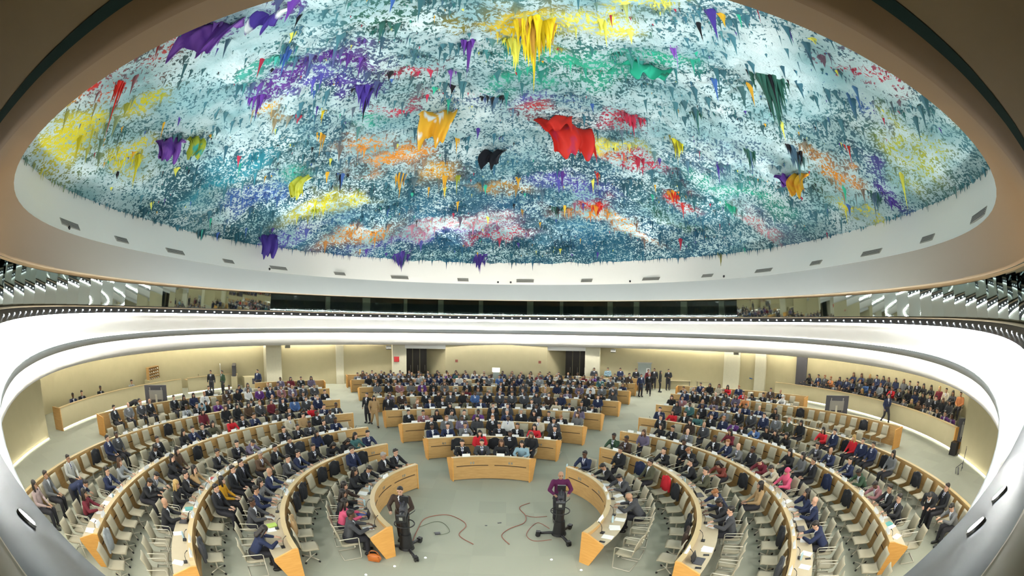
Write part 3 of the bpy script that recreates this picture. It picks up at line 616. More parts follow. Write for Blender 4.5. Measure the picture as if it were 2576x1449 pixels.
# crumpled sheets of paint: curled thick flaps
def flap(px, py, w, d, c1, c2, label, rz=0., curl=1.1, seed=1, drop=.2):
    w *= .85; d *= .9
    nu, nv = 22, 16; rr = np.random.default_rng(seed); U, Vv = np.meshgrid(np.linspace(-1, 1, nu), np.linspace(0, 1, nv), indexing='ij')
    rag = 1+.18*np.sin(U*5+seed)+.10*np.sin(U*11+seed*2); a = Vv*curl*1.6
    x = U*w*(1-.35*Vv**2)+.12*np.sin(Vv*6+seed); y = -d*np.sin(a)*.8*rag+.12*w*np.cos(U*4+seed); z = -d*(1-np.cos(a))*.9*rag-.10*np.cos(U*7+Vv*5)-drop*Vv
    xx = px+x*math.cos(rz)-y*math.sin(rz); yy = py+x*math.sin(rz)+y*math.cos(rz); zz = dome_z(np.full_like(x, px), np.full_like(x, py))+.05+z
    V = np.stack([xx, yy, zz], -1).reshape(-1, 3); V2 = V+np.array((.0, .05, .05)); i = np.arange(nu*nv).reshape(nu, nv)
    F = np.stack([i[:-1, :-1], i[1:, :-1], i[1:, 1:], i[:-1, 1:]], -1).reshape(-1, 4); n0 = len(V)
    rim = list(i[:, 0])+list(i[-1, 1:])+list(i[::-1, -1][1:])+list(i[0, ::-1][1:-1]); S = np.array([(rim[k], rim[(k+1) % len(rim)], rim[(k+1) % len(rim)]+n0, rim[k]+n0) for k in range(len(rim))])
    F = np.concatenate([F, F[:, ::-1]+n0, S]); Vn = np.concatenate([V, V2])
    nn = vnoise(V[:, 0], V[:, 1]+V[:, 2], 3.5, seed+50); m = (nn > .72)[:, None]; c = np.where(m, np.array(PAL[c2]), np.array(PAL[c1])); C = np.concatenate([np.concatenate([c, c]), np.ones((2*n0, 1))], 1)
    o = link('paint_flap', npmesh('paint_flap', Vn, F, [M['drip']], {'paint': C}, smooth=True)); tag(o, label, 'paint flap', 'crumpled paint sheets on the dome'); return o
flap(2.7, 19.2, 1.5, 1.35, 'red', 'crimson', 'large crumpled bright red paint sheet near the middle of the dome', .1, 1.3, 3, .3)
flap(2.2, 18.5, 1.2, .9, 'red', 'red', 'upper curled red sheet lying over the large red one', -.35, 1.0, 8)
flap(3.5, 20.2, .9, .9, 'red', 'white', 'lower right red sheet flecked with white', .3, 1.2, 14)
flap(-3.4, 18.0, 1.1, 1.25, 'amber', 'white', 'orange bowl-shaped paint sheet left of the red one', 0, 1.4, 5)
flap(-1.0, 22.6, .85, 1.0, 'black', 'black', 'black torn paint sheet in the middle of the dome', -.1, 1.1, 6)
flap(-11.6, 20.7, .55, 1.1, 'lemon', 'yellow', 'yellow leaf-shaped paint sheet in the lower left', .2, .9, 7, .6)
flap(-13.4, 11.4, .75, 1.1, 'violet', 'purple', 'violet folded sheet at the left of the dome', .7, 1.0, 9)
flap(-12.9, 12.4, .5, 1.0, 'yellowgreen', 'teal', 'yellow-green folded sheet beside the violet one', .9, 1.0, 10)
flap(-7.4, 6.6, 1.1, 1.2, 'purple', 'violet', 'wide purple torn sheet at the upper left edge of the dome', .4, 1.1, 11)
flap(-5.8, 7.2, .6, .8, 'indigo', 'white', 'small indigo torn sheet beside the wide purple one', .2, 1.1, 12)
flap(13.3, 15.2, .55, 1.3, 'amber', 'orange', 'orange folded sheet at the right of the dome', -.9, .9, 13)
flap(12.9, 15.9, .55, .8, 'purple', 'pale', 'dark purple scrap under the orange fold', -.7, .9, 15)
flap(-16.0, 24.6, .8, 1.1, 'indigo', 'blueviolet', 'royal blue sheet hanging over the left far rim', .5, 1.1, 16, .5)
flap(4.6, 12.2, 1.0, .5, 'seagreen', 'darkgreen', 'curled sea-green sheet in the upper right', 0, 1.2, 17)
# ------------------------------------------------------------------ people: one continuous body per pose, clothes and hair as its children
CLOTH = dict(black=(.016,.017,.02), navy=(.018,.025,.06), charcoal=(.05,.052,.058), grey=(.13,.135,.14), lightgrey=(.26,.28,.29), palegrey=(.40,.41,.38), greypink=(.36,.28,.27), greypurple=(.13,.11,.17),
 brown=(.09,.055,.035), brownblack=(.045,.03,.024), maroon=(.12,.018,.028), redbrown=(.16,.04,.03), red=(.50,.02,.03), pink=(.55,.09,.17), mustard=(.50,.26,.02), tan=(.36,.24,.12), beige=(.48,.43,.32), olive=(.07,.07,.045),
 green=(.03,.06,.035), teal=(.05,.13,.13), lightblue=(.25,.38,.45), purple=(.09,.03,.15), rosebrown=(.25,.12,.13), white=(.65,.65,.63), orange=(.50,.20,.08), magenta=(.085,.014,.06), blue=(.06,.12,.28))
for k, c in CLOTH.items(): M['c_'+k] = mat('cloth_'+k, c, .85, scale=25, var=.12, spec=.2)
SKIN = dict(l=(.60,.36,.25), m=(.42,.24,.15), d=(.10,.05,.03))
for k, c in SKIN.items(): M['s_'+k] = mat('skin_'+k, c, .55, scale=10, var=.05)
HAIR = dict(k=(.012,.009,.008), b=(.07,.035,.018), y=(.42,.28,.10), g=(.30,.29,.28), o=(.25,.10,.035))
for k, c in HAIR.items(): M['h_'+k] = mat('hair_'+k, c, .5, scale=30, var=.3)
M['shirt'] = mat('white_shirt', (.66, .69, .74), .8); M['tie'] = mat('dark_tie', (.05, .05, .12), .6); M['trousers'] = mat('dark_trousers', (.018, .018, .024), .85)
M['eye'] = mat('dark_eye', (.01, .01, .01), .2); M['lip'] = mat('lip', (.30, .10, .09), .5); M['shoe'] = mat('black_shoe', (.01, .01, .01), .3)
def V3(*a): return Vector(a)
def pose(p):
    J = {}
    seat = p in 'tbrhc'
    if seat:
        ly, hy, hz = dict(t=(.10, .15, 1.21), b=(.22, .37, 1.12), r=(-.05, .0, 1.22), h=(.14, .2, 1.19), c=(-.05, .02, 1.21))[p]
        J.update(hip=V3(0, 0, .54), chest=V3(0, ly, .93-ly*.25), neck=V3(0, ly+.02, 1.07-ly*.25), head=V3(0, hy, hz))
        for s in (-1, 1):
            k = 'L' if s < 0 else 'R'
            J['sh'+k] = V3(.175*s, ly, 1.0-ly*.25); J['hp'+k] = V3(.09*s, .03, .52)
            J['kn'+k] = V3(.12*s, .43, .52); J['an'+k] = V3(.12*s, .42, .09)
            J['el'+k] = {'t': V3(.25*s, .26, .80), 'b': V3(.28*s, .40, .80), 'r': V3(.25*s, .03, .76), 'h': V3(.24*s, .28, .80), 'c': V3(.25*s, .03, .76)}[p]
            J['wr'+k] = {'t': V3(.13*s, .50, .82), 'b': V3(.12*s, .60, .82), 'r': V3(.09*s, .30, .68), 'h': V3(.11*s, .50, .82), 'c': V3(.09*s, .28, .70)}[p]
            J['hd'+k] = J['wr'+k]+V3(-.03*s, .085, -.012)
        if p == 'h': J['wrR'] = V3(.10, .26, 1.06); J['hdR'] = V3(.075, .25, 1.14); J['elR'] = V3(.18, .42, .82)
        if p == 'c': J['knR'] = V3(.06, .44, .60); J['anR'] = V3(-.16, .60, .40)
    else:
        J.update(hip=V3(0, 0, .95), chest=V3(0, .01, 1.33), neck=V3(0, .01, 1.47), head=V3(0, .035, 1.61))
        for s in (-1, 1):
            k = 'L' if s < 0 else 'R'
            J['sh'+k] = V3(.19*s, 0, 1.40); J['hp'+k] = V3(.09*s, 0, .92); J['kn'+k] = V3(.10*s, .03, .50); J['an'+k] = V3(.11*s, -.01, .09)
            J['el'+k] = V3(.26*s, -.03, 1.13); J['wr'+k] = V3(.27*s, .05, .89); J['hd'+k] = J['wr'+k]+V3(0, .02, -.085)
        if p == 'f':
            for s in (-1, 1): k = 'L' if s < 0 else 'R'; J['el'+k] = V3(.26*s, .03, 1.12); J['wr'+k] = V3(.10*s, .22, 1.06+.03*s); J['hd'+k] = V3(.02*s, .26, 1.07+.03*s)
        if p == 'w':
            J['knL'] = V3(-.10, .20, .52); J['anL'] = V3(-.11, .26, .10); J['knR'] = V3(.10, -.04, .50); J['anR'] = V3(.11, -.32, .16); J['wrL'] = V3(-.26, -.12, .90); J['hdL'] = J['wrL']+V3(0, 0, -.085); J['wrR'] = V3(.26, .18, .92); J['hdR'] = J['wrR']+V3(0, .03, -.08)
        if p == 'o':      # working a camera at arm's length
            for s in (-1, 1): k = 'L' if s < 0 else 'R'; J['el'+k] = V3(.30*s, .10, 1.16); J['wr'+k] = V3(.19*s, .34, 1.12); J['hd'+k] = V3(.17*s, .42, 1.13)
        if p == 'n':      # bending forward over a desk
            J.update(chest=V3(0, .36, 1.16), neck=V3(0, .50, 1.20), head=V3(0, .63, 1.22))
            for s in (-1, 1): k = 'L' if s < 0 else 'R'; J['sh'+k] = V3(.18*s, .43, 1.18); J['el'+k] = V3(.22*s, .46, .94); J['wr'+k] = V3(.12*s, .62, .92); J['hd'+k] = V3(.1*s, .70, .91)
    return J
def remesh(mb, name, vox, mats, ratio=1., sm=3):
    me = mb.data(name, mats); o = bpy.data.objects.new(name, me); COL.objects.link(o)
    r = o.modifiers.new('r', 'REMESH'); r.mode = 'VOXEL'; r.voxel_size = vox; r.use_smooth_shade = True
    if sm: s = o.modifiers.new('s', 'SMOOTH'); s.iterations = sm; s.factor = .5
    if ratio < 1: d = o.modifiers.new('d', 'DECIMATE'); d.ratio = ratio
    dg = bpy.context.evaluated_depsgraph_get(); ev = o.evaluated_get(dg); out = bpy.data.meshes.new_from_object(ev)
    bpy.data.objects.remove(o); bpy.data.meshes.remove(me); out.name = name
    while len(out.materials): out.materials.pop()
    for m in mats: out.materials.append(m)
    out.polygons.foreach_set('material_index', [0]*len(out.polygons))
    return out
def merge(name, parts, mats):
    """join meshes [(mesh, slot offset)] into one"""
    bm = bmesh.new()
    for me, off in parts:
        n0 = len(bm.faces); bm.from_mesh(me); bm.faces.ensure_lookup_table()
        for f in bm.faces[n0:]: f.material_index += off
    out = bpy.data.meshes.new(name); bm.to_mesh(out); bm.free()
    for m in mats: out.materials.append(m)
    return out
def body_mesh(p, fem, low):
    J = pose(p); b = MB(); q = .92 if fem else 1.
    hd = J['head']; dn = (hd-J['neck']).normalized(); tilt = Matrix.Rotation({'b': -.75, 'n': -.5, 't': -.15, 'o': -.1}.get(p, 0.), 3, 'X')
    H = lambda x, y, z: hd+tilt @ Vector((x, y, z))
    b.ell(hd+tilt @ V3(0, -.008, .025), (.073, .092, .10), 14, rot=tilt); b.ell(H(0, .022, -.045), (.054, .062, .066), 12, rot=tilt)
    b.cap(H(0, .075, .0), H(0, .092, -.035), .010, .016, 6); b.ell(H(0, .07, -.085), (.026, .022, .02), 8)
    for s in (-1, 1): b.ell(H(.075*s, -.005, -.01), (.013, .02, .033), 8)
    b.cap(J['neck']-V3(0, 0, .06), hd-V3(0, .02, .05), .058*q, .05*q, 10)
    b.cap(J['hip'], J['chest'], .13*q, .135*q, 12, flat=.72, flatdir=(0, 1, 0)); b.cap(J['shL']+V3(.05, 0, -.03), J['shR']+V3(-.05, 0, -.03), .07, .07, 10)
    for k in 'LR':
        b.cap(J['sh'+k], J['el'+k], .052*q, .042*q, 8); b.cap(J['el'+k], J['wr'+k], .041*q, .028*q, 8)
        b.cap(J['hp'+k], J['kn'+k], .088*q, .06*q, 10); b.cap(J['kn'+k], J['an'+k], .056*q, .038*q, 8); b.cap(J['an'+k]-V3(0, .03, .03), J['an'+k]+V3(0, .15, -.055), .038, .03, 8)
    me = remesh(b, 'body', .028 if low else .016, [M['s_l']], .22 if low else .6, 2)
    x = MB()
    for k, s in (('L', -1), ('R', 1)):
        w, h = J['wr'+k], J['hd'+k]; d = (h-w).normalized(); side = d.cross(V3(0, 0, 1)); side = (side if side.length > .1 else V3(1, 0, 0)).normalized()*s*-1
        nrm = side.cross(d).normalized(); x.cap(w, h, .026, .034, 7 if not low else 5, rings=2, flat=.5, flatdir=nrm)
        if not low:
            for i, (off, ln) in enumerate(((-.028, .06), (-.010, .072), (.009, .068), (.026, .052))):
                a = h+side*off+d*.02; m = a+d*ln*.55-nrm*0-V3(0, 0, .004); e = m+(d*.7-V3(0, 0, .6)).normalized()*ln*.5
                x.cap(a, m, .009, .008, 5, rings=1); x.cap(m, e, .008, .007, 5, rings=1)
            a = w+(h-w)*.45-side*.028; x.cap(a, a-side*.03+d*.04, .011, .009, 5, rings=1)
    if not low:
        for s in (-1, 1): x.ell(H(.029*s, .084, .012), (.012, .006, .007), 8, 1, tilt)
        x.ell(H(0, .083, -.062), (.024, .006, .007), 8, 2, tilt)
        for s in (-1, 1): x.cap(H(.015*s, .089, .032), H(.045*s, .080, .032), .005, .004, 5, 1, 1)
    xm = x.data('x', []); out = merge('body', [(me, 0), (xm, 0)], [M['s_l'], M['eye'], M['lip']]); bpy.data.meshes.remove(xm); bpy.data.meshes.remove(me)
    return out, J, tilt
def top_mesh(J, p, fem, low, suit):
    b = MB(); q = .93 if fem else 1.
    b.cap(J['hip']+V3(0, 0, .02), J['chest'], .158*q, .162*q, 14, flat=.74, flatdir=(0, 1, 0)); b.cap(J['shL']+V3(.05, 0, -.035), J['shR']+V3(-.05, 0, -.035), .088, .088, 12)
    b.cap(J['neck']-V3(0, .0, .10), J['neck']-V3(0, .005, .0), .11, .062, 12)
    if p not in 'tbrhc': b.cap(J['hip'], J['hip']-V3(0, 0, .10), .16*q, .17*q, 12, flat=.72, flatdir=(0, 1, 0))
    for k in 'LR': b.cap(J['sh'+k], J['el'+k], .071*q, .060*q, 10); b.cap(J['el'+k], J['wr'+k]-(J['wr'+k]-J['el'+k]).normalized()*.01, .058*q, .042*q, 10)
    me = remesh(b, 'jacket', .030 if low else .018, [M['c_black'], M['shirt'], M['tie']], .25 if low else .6, 2)
    if suit:
        ax = (J['neck']-J['hip']); L = ax.length; a = ax/L; fr = (V3(0, 1, 0)-a*a.y).normalized()
        for f in me.polygons:
            r = Vector(f.center)-J['hip']; h = r.dot(a)/L; fy = r.dot(fr)
            if fy > .045 and .56 < h < 1.1:
                wv = .008+(h-.52)*.10
                if abs(r.x) < wv and abs(r.x) < .075: f.material_index = 2 if abs(r.x) < .019 and suit == 1 else 1
    return me
def legs_mesh(J, fem, low):
    b = MB(); q = .95 if fem else 1.
    b.cap(J['hip']-V3(.05, 0, .0), J['hip']+V3(.05, 0, .0), .135*q, .135*q, 12)
    for k in 'LR': b.cap(J['hp'+k], J['kn'+k], .103*q, .078, 10); b.cap(J['kn'+k], J['an'+k]+(J['kn'+k]-J['an'+k]).normalized()*.03, .075, .058, 10)
    return remesh(b, 'trousers', .030 if low else .02, [M['trousers']], .25 if low else .6, 2)
def shoes_mesh(J, low, sides='LR'):
    b = MB()
    for k in sides: a = J['an'+k]; b.cap(a+V3(0, -.045, -.035), a+V3(0, .15, -.05), .05, .042, 8, rings=2)
    return b.data('shoes', [M['shoe']])
def hair_mesh(J, tilt, kind, low):
    hd = J['head']; b = MB(); H = lambda x, y, z: hd+tilt @ Vector((x, y, z))
    n = 8 if low else 14
    if kind == 'short':
        b.ell(H(0, -.024, .050), (.080, .092, .086), n, rot=tilt); b.ell(H(0, .03, .095), (.062, .055, .035), n, rot=tilt); b.ell(H(0, -.055, .0), (.066, .05, .07), n, rot=tilt)
    elif kind == 'long':
        b.ell(H(0, -.02, .050), (.086, .098, .09), n, rot=tilt)
        for s in (-1, 1): b.cap(H(.068*s, -.01, .03), H(.075*s, .0, -.17), .030, .034, n, rings=2)
        b.cap(H(0, -.06, .02), H(0, -.085, -.20), .075, .075, n, rings=2, flat=.6, flatdir=(0, 1, 0))
    elif kind == 'scarf':
        b.ell(H(0, -.018, .04), (.092, .104, .105), n, rot=tilt); b.cap(H(0, -.02, -.08), J['neck']-V3(0, -.01, .07), .085, .15, n, rings=2, flat=.85, flatdir=(0, 1, 0))
    return b.data('hair', [M['h_k']])
LIB = {}
SCL = (1.16, 1.12, 1.07)
def figure(p, fem, low, suit, hair):
    key = (p, fem, low, suit, hair)
    if key in LIB: return LIB[key]
    k2 = ('b', p, fem, low)
    if k2 not in LIB:
        bm_, J, tl = body_mesh(p, fem, low); LIB[k2] = (bm_, J, tl, legs_mesh(J, fem, low), shoes_mesh(J, low) if low else (shoes_mesh(J, low, 'L'), shoes_mesh(J, low, 'R')))
    bm_, J, tl, lg, shm = LIB[k2]
    k3 = ('t', p, fem, low, suit)
    if k3 not in LIB: LIB[k3] = top_mesh(J, p, fem, low, suit)
    k4 = ('h', p, low, hair)
    if hair and k4 not in LIB: LIB[k4] = hair_mesh(J, tl, hair, low)
    tp, hr = LIB[k3], LIB.get(k4) if hair else None
    if low:
        parts = [(bm_, 0), (tp, 3), (lg, 6), (shm, 7)]+([(hr, 8)] if hr else [])
        r = merge('person', parts, [M['s_l'], M['eye'], M['lip'], M['c_black'], M['shirt'], M['tie'], M['trousers'], M['shoe'], M['h_k']])
    else: r = (bm_, tp, lg, shm, hr)
    LIB[key] = r; return r
def setm(o, i, m): o.material_slots[i].link = 'OBJECT'; o.material_slots[i].material = M[m]
HK = {'m': ('short', 'k', 0), 'f': ('long', 'k', 1), 'b': ('long', 'b', 1), 'y': ('long', 'y', 1), 'o': ('short', 'o', 0), 'g': ('short', 'g', 0), '0': (None, 'k', 0), 'h': ('scarf', 'k', 1), 'd': ('short', 'k', 0)}
PWORD = {'t': 'leaning over the desk', 'b': 'bowed low over the desk', 'r': 'sitting back', 'h': 'resting chin on hand', 'c': 'with crossed legs', 's': 'standing', 'f': 'standing with hands folded', 'w': 'walking', 'o': 'working a camera', 'n': 'bending forward'}
CW = dict(lightgrey='light grey', palegrey='pale grey', greypink='greyish pink', greypurple='grey-purple', brownblack='brown-black', redbrown='red-brown', rosebrown='rose-brown', lightblue='light blue', mustard='mustard yellow')
def person(loc, rz, col, hk, p, label, group, low, trous=None):
    hair, hc, fem = HK[hk]; suit = 0 if (fem or col in ('pink', 'red', 'mustard', 'tan', 'magenta', 'orange', 'lightblue', 'maroon')) else (1 if (int(abs(loc[0]*31)+abs(loc[1]*17)) % 3) else 2)
    sk = 's_d' if hk == 'd' else ('s_l', 's_m', 's_l', 's_m', 's_d')[int(abs(loc[0]*13+loc[1]*29)) % 5] if hk == 'm' else ('s_l', 's_m')[int(abs(loc[0]*7)) % 2]
    f = figure(p, fem, low, suit, hair)
    hm = ('c_'+col if hk == 'h' else 'h_'+hc)
    if low:
        o = link('person', f); setm(o, 0, sk); setm(o, 3, 'c_'+col)
        if hair: setm(o, 8, hm)
        if trous: setm(o, 6, trous)
    else:
        o = link('person', f[0]); setm(o, 0, sk)
        t = link('jacket' if suit else 'sweater', f[1], o); setm(t, 0, 'c_'+col)
        l = link('trousers', f[2], o)
        if trous: setm(l, 0, trous)
        for sh in f[3]: link('shoe', sh, o)
        if f[4]: h = link('headscarf' if hk == 'h' else 'hair', f[4], o); setm(h, 0, hm)
    o.location = loc; o.rotation_euler = (0, 0, rz); o.scale = SCL if p in 'tbrhc' else (1.1, 1.1, 1.03)
    return tag(o, label, 'person', group)
def cdesc(col, hk):
    fem = HK[hk][2]; c = CW.get(col, col)
    if hk == 'h': return 'person in %s headscarf' % c
    base = 'person in %s %s' % (c, 'top' if fem or col in ('pink', 'red', 'mustard', 'tan', 'orange', 'lightblue', 'maroon') else 'suit')
    return {'y': 'blond ', 'g': 'grey-haired ', '0': 'bald ', 'b': 'brown-haired ', 'o': 'red-haired '}.get(hk, '')+base
# ------------------------------------------------------------------ chairs
def chair_parts(arm):
    # smooth shell: profile of seat and back in (y,z), width w
    def shell(pts, w0, w1, th):
        b = MB(); n = 7; k = len(pts); vs = []
        for side in (0, 1):
            for i, (y, z) in enumerate(pts):
                w = w0+(w1-w0)*i/(k-1)
                if i < k-1: ty, tz = pts[i+1][0]-y, pts[i+1][1]-z
                else: ty, tz = y-pts[i-1][0], z-pts[i-1][1]
                L = math.hypot(ty, tz); ny, nz = -tz/L, ty/L
                for j in range(n):
                    u = -1+2*j/(n-1); lift = .025*u*u
                    vs.append((u*w/2, y+ny*(lift-side*th)*1., z+nz*(lift-side*th)))
        fs = []
        for side in (0, 1):
            o = side*k*n; fs += [(o+i*n+j, o+i*n+j+1, o+(i+1)*n+j+1, o+(i+1)*n+j) for i in range(k-1) for j in range(n-1)]
        m = k*n
        fs += [(i*n, (i+1)*n, m+(i+1)*n, m+i*n) for i in range(k-1)]+[(i*n+n-1, (i+1)*n+n-1, m+(i+1)*n+n-1, m+i*n+n-1) for i in range(k-1)]
        fs += [(j, j+1, m+j+1, m+j) for j in range(n-1)]+[((k-1)*n+j, (k-1)*n+j+1, m+(k-1)*n+j+1, m+(k-1)*n+j) for j in range(n-1)]
        return b.add(vs, fs, 0, True)
    seat = shell([(.25, .43), (.20, .452), (.05, .447), (-.12, .44), (-.19, .455), (-.225, .49)], .44, .46, .028).data('seat', [M['shell']])
    back = shell([(-.228, .50), (-.245, .60), (-.27, .74), (-.31, .88), (-.35, .97)], .46, .42, .026).data('backrest', [M['shell']])
    b = MB()
    if arm:
        for s in (-1, 1):
            x = .27*s; b.path([(x*.9, -.30, .66), (x, -.28, .685), (x, .20, .685), (x, .235, .66), (x, .24, .03), (x, .22, .015), (x, -.22, .015), (x, -.25, .015)], .013, 6)
        b.path([(-.27, -.25, .015), (.27, -.25, .015)], .013, 6); b.path([(-.27, .12, .40), (.27, .12, .40)], .012, 6)
        return seat, back, b.data('armrest_frame', [M['tube']]), None
    b.cyl((0, 0, .09), (0, 0, .43), .026, .026, 10)
    for k in range(4): t = PI/4+PI/2*k; b.path([(0, 0, .10), (.26*math.cos(t), .26*math.sin(t), .075)], .017, 6)
    c = MB(); c.cyl((-.02, 0, .028), (.02, 0, .028), .028, .028, 10)
    return seat, back, b.data('pedestal', [M['tube']]), c.data('caster', [M['black']])
CH = {a: chair_parts(a) for a in (True, False)}
def chair_low(arm):
    s, b, f, c = CH[arm]; return merge('conference_chair', [(s, 0), (b, 0), (f, 1)], [M['shell'], M['tube']])
CHL = {a: chair_low(a) for a in (True, False)}
def chair(loc, rz, arm, label, low):
    if low: o = link('conference_chair', CHL[arm]); o.location = loc; o.rotation_euler = (0, 0, rz)
    else:
        o = empty('conference_chair', loc, rz); s, b, f, c = CH[arm]
        link('seat', s, o); link('backrest', b, o); link('armrest_frame' if arm else 'pedestal', f, o)
        if c:
            for k in range(4): t = PI/4+PI/2*k; w = link('caster', c, o); w.location = (.27*math.cos(t), .27*math.sin(t), 0); w.rotation_euler = (0, 0, t)
    return tag(o, label, 'chair', 'armchairs at the desks' if arm else 'shell chairs behind the desks')
# ------------------------------------------------------------------ who sits where: azimuth, clothes, hair, pose
SEATS = {
'C1a':'-16.6,black,m,t -6.5,charcoal,m,t 3.5,black,b,t 14.2,lightblue,f,t',
'C1b':'-6.8,red,f,r 6.3,black,m,r 15.5,black,b,r',
'C2a':'-24.4,navy,m,t -18.0,navy,m,t -11.9,grey,m,t 1.1,black,m,t 8.0,black,m,t 14.2,red,f,t 21.7,black,m,t',
'L1a':'-128.1,charcoal,m,t -118.9,pink,f,t -110.7,black,f,t -102.5,brownblack,f,t -86.5,black,f,t -78.4,black,m,b -63.0,black,g,t -54.9,black,m,t',
'L1b':'-66.8,navy,m,r',
'L2a':'-130.1,navy,f,b -117.0,charcoal,m,t -110.7,navy,m,t -105.5,grey,f,t -98.3,navy,0,t -86.5,charcoal,m,t -81.3,navy,m,t -73.3,black,m,t -65.2,black,f,b -60.0,black,f,b -54.8,teal,f,t -49.5,navy,m,t',
'L2b':'-111.9,black,m,r -107.4,mustard,f,r -100.6,black,m,r -96.1,black,m,r -87.9,brown,g,t -81.5,black,m,t -73.8,black,m,r',
'L3a':'-120.3,black,0,t -112.2,black,y,t -107.4,black,m,t -103.6,tan,f,h -92.8,black,m,t -84.9,black,m,t -81.0,greypurple,m,b -68.1,black,m,t -63.4,black,m,h',
'L3b':'-112.2,black,m,b -108.9,grey,m,b -100.6,black,f,h -97.2,brown,f,r',
'L4a':'-121.2,maroon,f,t -112.3,navy,m,t -108.0,lightgrey,b,t -97.7,black,m,b -94.7,black,m,r -87.6,black,f,t -84.7,navy,m,t -81.7,black,m,t -78.7,olive,f,t -73.3,red,f,t',
'L4b':'-122.2,greypink,f,r -118.7,grey,m,r -111.9,palegrey,m,r -100.7,navy,m,r -98.2,charcoal,m,r -75.0,maroon,f,r',
'L5a':'-68.1,purple,m,t',
'L5b':'-88.2,black,m,r -84.9,grey,0,r -82.0,charcoal,o,r -79.9,black,0,r -74.3,black,m,r -72.3,black,f,t',
'R1a':'49.6,navy,d,t 67.6,black,m,b 81.3,charcoal,m,b 105.1,charcoal,0,b',
'R1b':'57.5,black,m,r 75.0,olive,m,r',
'R2a':'45.2,green,d,t 50.5,brownblack,d,t 67.3,black,m,h 81.2,black,m,h 88.9,olive,m,t 102.4,navy,o,b 108.8,black,m,b 114.9,charcoal,m,t',
'R2b':'71.0,black,o,b 84.2,redbrown,f,b 102.5,tan,f,r',
'R3a':'51.3,black,f,t 55.2,black,m,t 69.2,black,m,t 74.1,navy,o,t 78.0,grey,0,t 82.0,black,m,r 87.8,maroon,m,b 93.6,beige,m,b 97.4,pink,h,t 108.7,navy,f,h 112.6,navy,0,t 121.0,navy,m,b',
'R3b':'68.3,maroon,f,t 87.8,black,f,t 91.4,grey,f,r 95.2,black,m,r',
'R4a':'46.9,red,f,t 50.2,black,m,t 53.7,teal,f,t 67.2,black,m,b 76.1,black,f,h 79.1,black,f,h 88.0,charcoal,m,t 92.1,navy,0,t 98.5,navy,m,t 103.2,green,m,b 109.0,rosebrown,m,b 112.0,black,m,t 115.6,black,m,t',
'R4b':'53.7,navy,m,t 56.8,grey,m,t 82.1,red,f,t 84.6,navy,m,r 89.6,red,y,r 92.1,navy,m,r 94.9,navy,m,r 100.3,grey,f,r 115.7,black,m,r 120.6,grey,m,b',
'R5a':'58.7,navy,m,t 62.1,navy,0,t 65.9,black,f,t',
'R5b':'55.3,orange,o,t',
'R6a':'61.6,white,h,t',
'R6b':'47.9,red,f,t 59.1,black,0,t',
'R7a':'61.9,black,m,t',
}
POSE2 = {}
# rings: block+row+a (at the desk) / b (second chair behind, back to the next panel)
RINGS = []
for (bl, k, a0, a1) in DESKS:
    RINGS.append((bl, k, 'a', RK[k-1]+1.08, a0, a1)); RINGS.append((bl, k, 'b', RK[k]-.47, a0+(2 if bl != 'C' else 1.5), a1-(2 if bl != 'C' else 1.5)))
RINGS = [r for r in RINGS if not (r[0] != 'C' and r[1] == 6 and r[2] == 'b')]
RINGS += [('L', 5, 'b', RK[5]-.47, -90, -40), ('R', 5, 'b', RK[5]-.47, 39.5, 88.5)]
RINGS = [r for i, r in enumerate(RINGS) if not (r[1] == 5 and r[0] != 'C' and r[2] == 'b' and i < len(RINGS)-2)]
RINGS += [('L', 6, 'b', RK[6]-.47, -51, -38.5), ('R', 6, 'b', RK[6]-.47, 38.5, 63)]
# zones filled by the crowd (share of seats taken) beyond the people placed one by one
def crowd_share(bl, k, rg, az):
    a = abs(az)
    if bl == 'C': return 0. if k == 1 or (k == 2 and rg == 'a') else (.7 if k == 2 else .6 if (rg == 'b' and k == 3) else .86 if k < 5 else .9)
    if k == 1: return 0.
    if k == 2: return .5 if (rg == 'b' and a < 66) else 0.
    if k == 3: return (.7 if a < 63 else 0.)
    if k == 4: return (.9 if a < 72 else 0.) if bl == 'L' else (.9 if a < 74 and rg == 'a' else .85 if a < 76 else 0.)
    if k == 5: return (.85 if a < 76 else .0) if bl == 'L' else (.85 if a < 64 and rg == 'a' else .85 if a < 60 else 0.)
    return .82 if a < 60 else .3
CROWD = ['black']*20+['navy']*10+['charcoal']*9+['grey']*3+['brownblack']*3+['olive', 'maroon', 'lightgrey', 'teal', 'red', 'greypurple', 'white', 'rosebrown', 'purple', 'tan', 'blue', 'brown', 'greypurple', 'beige']
people, chairs, desk_seats = [], [], []
R3 = random.Random(11)
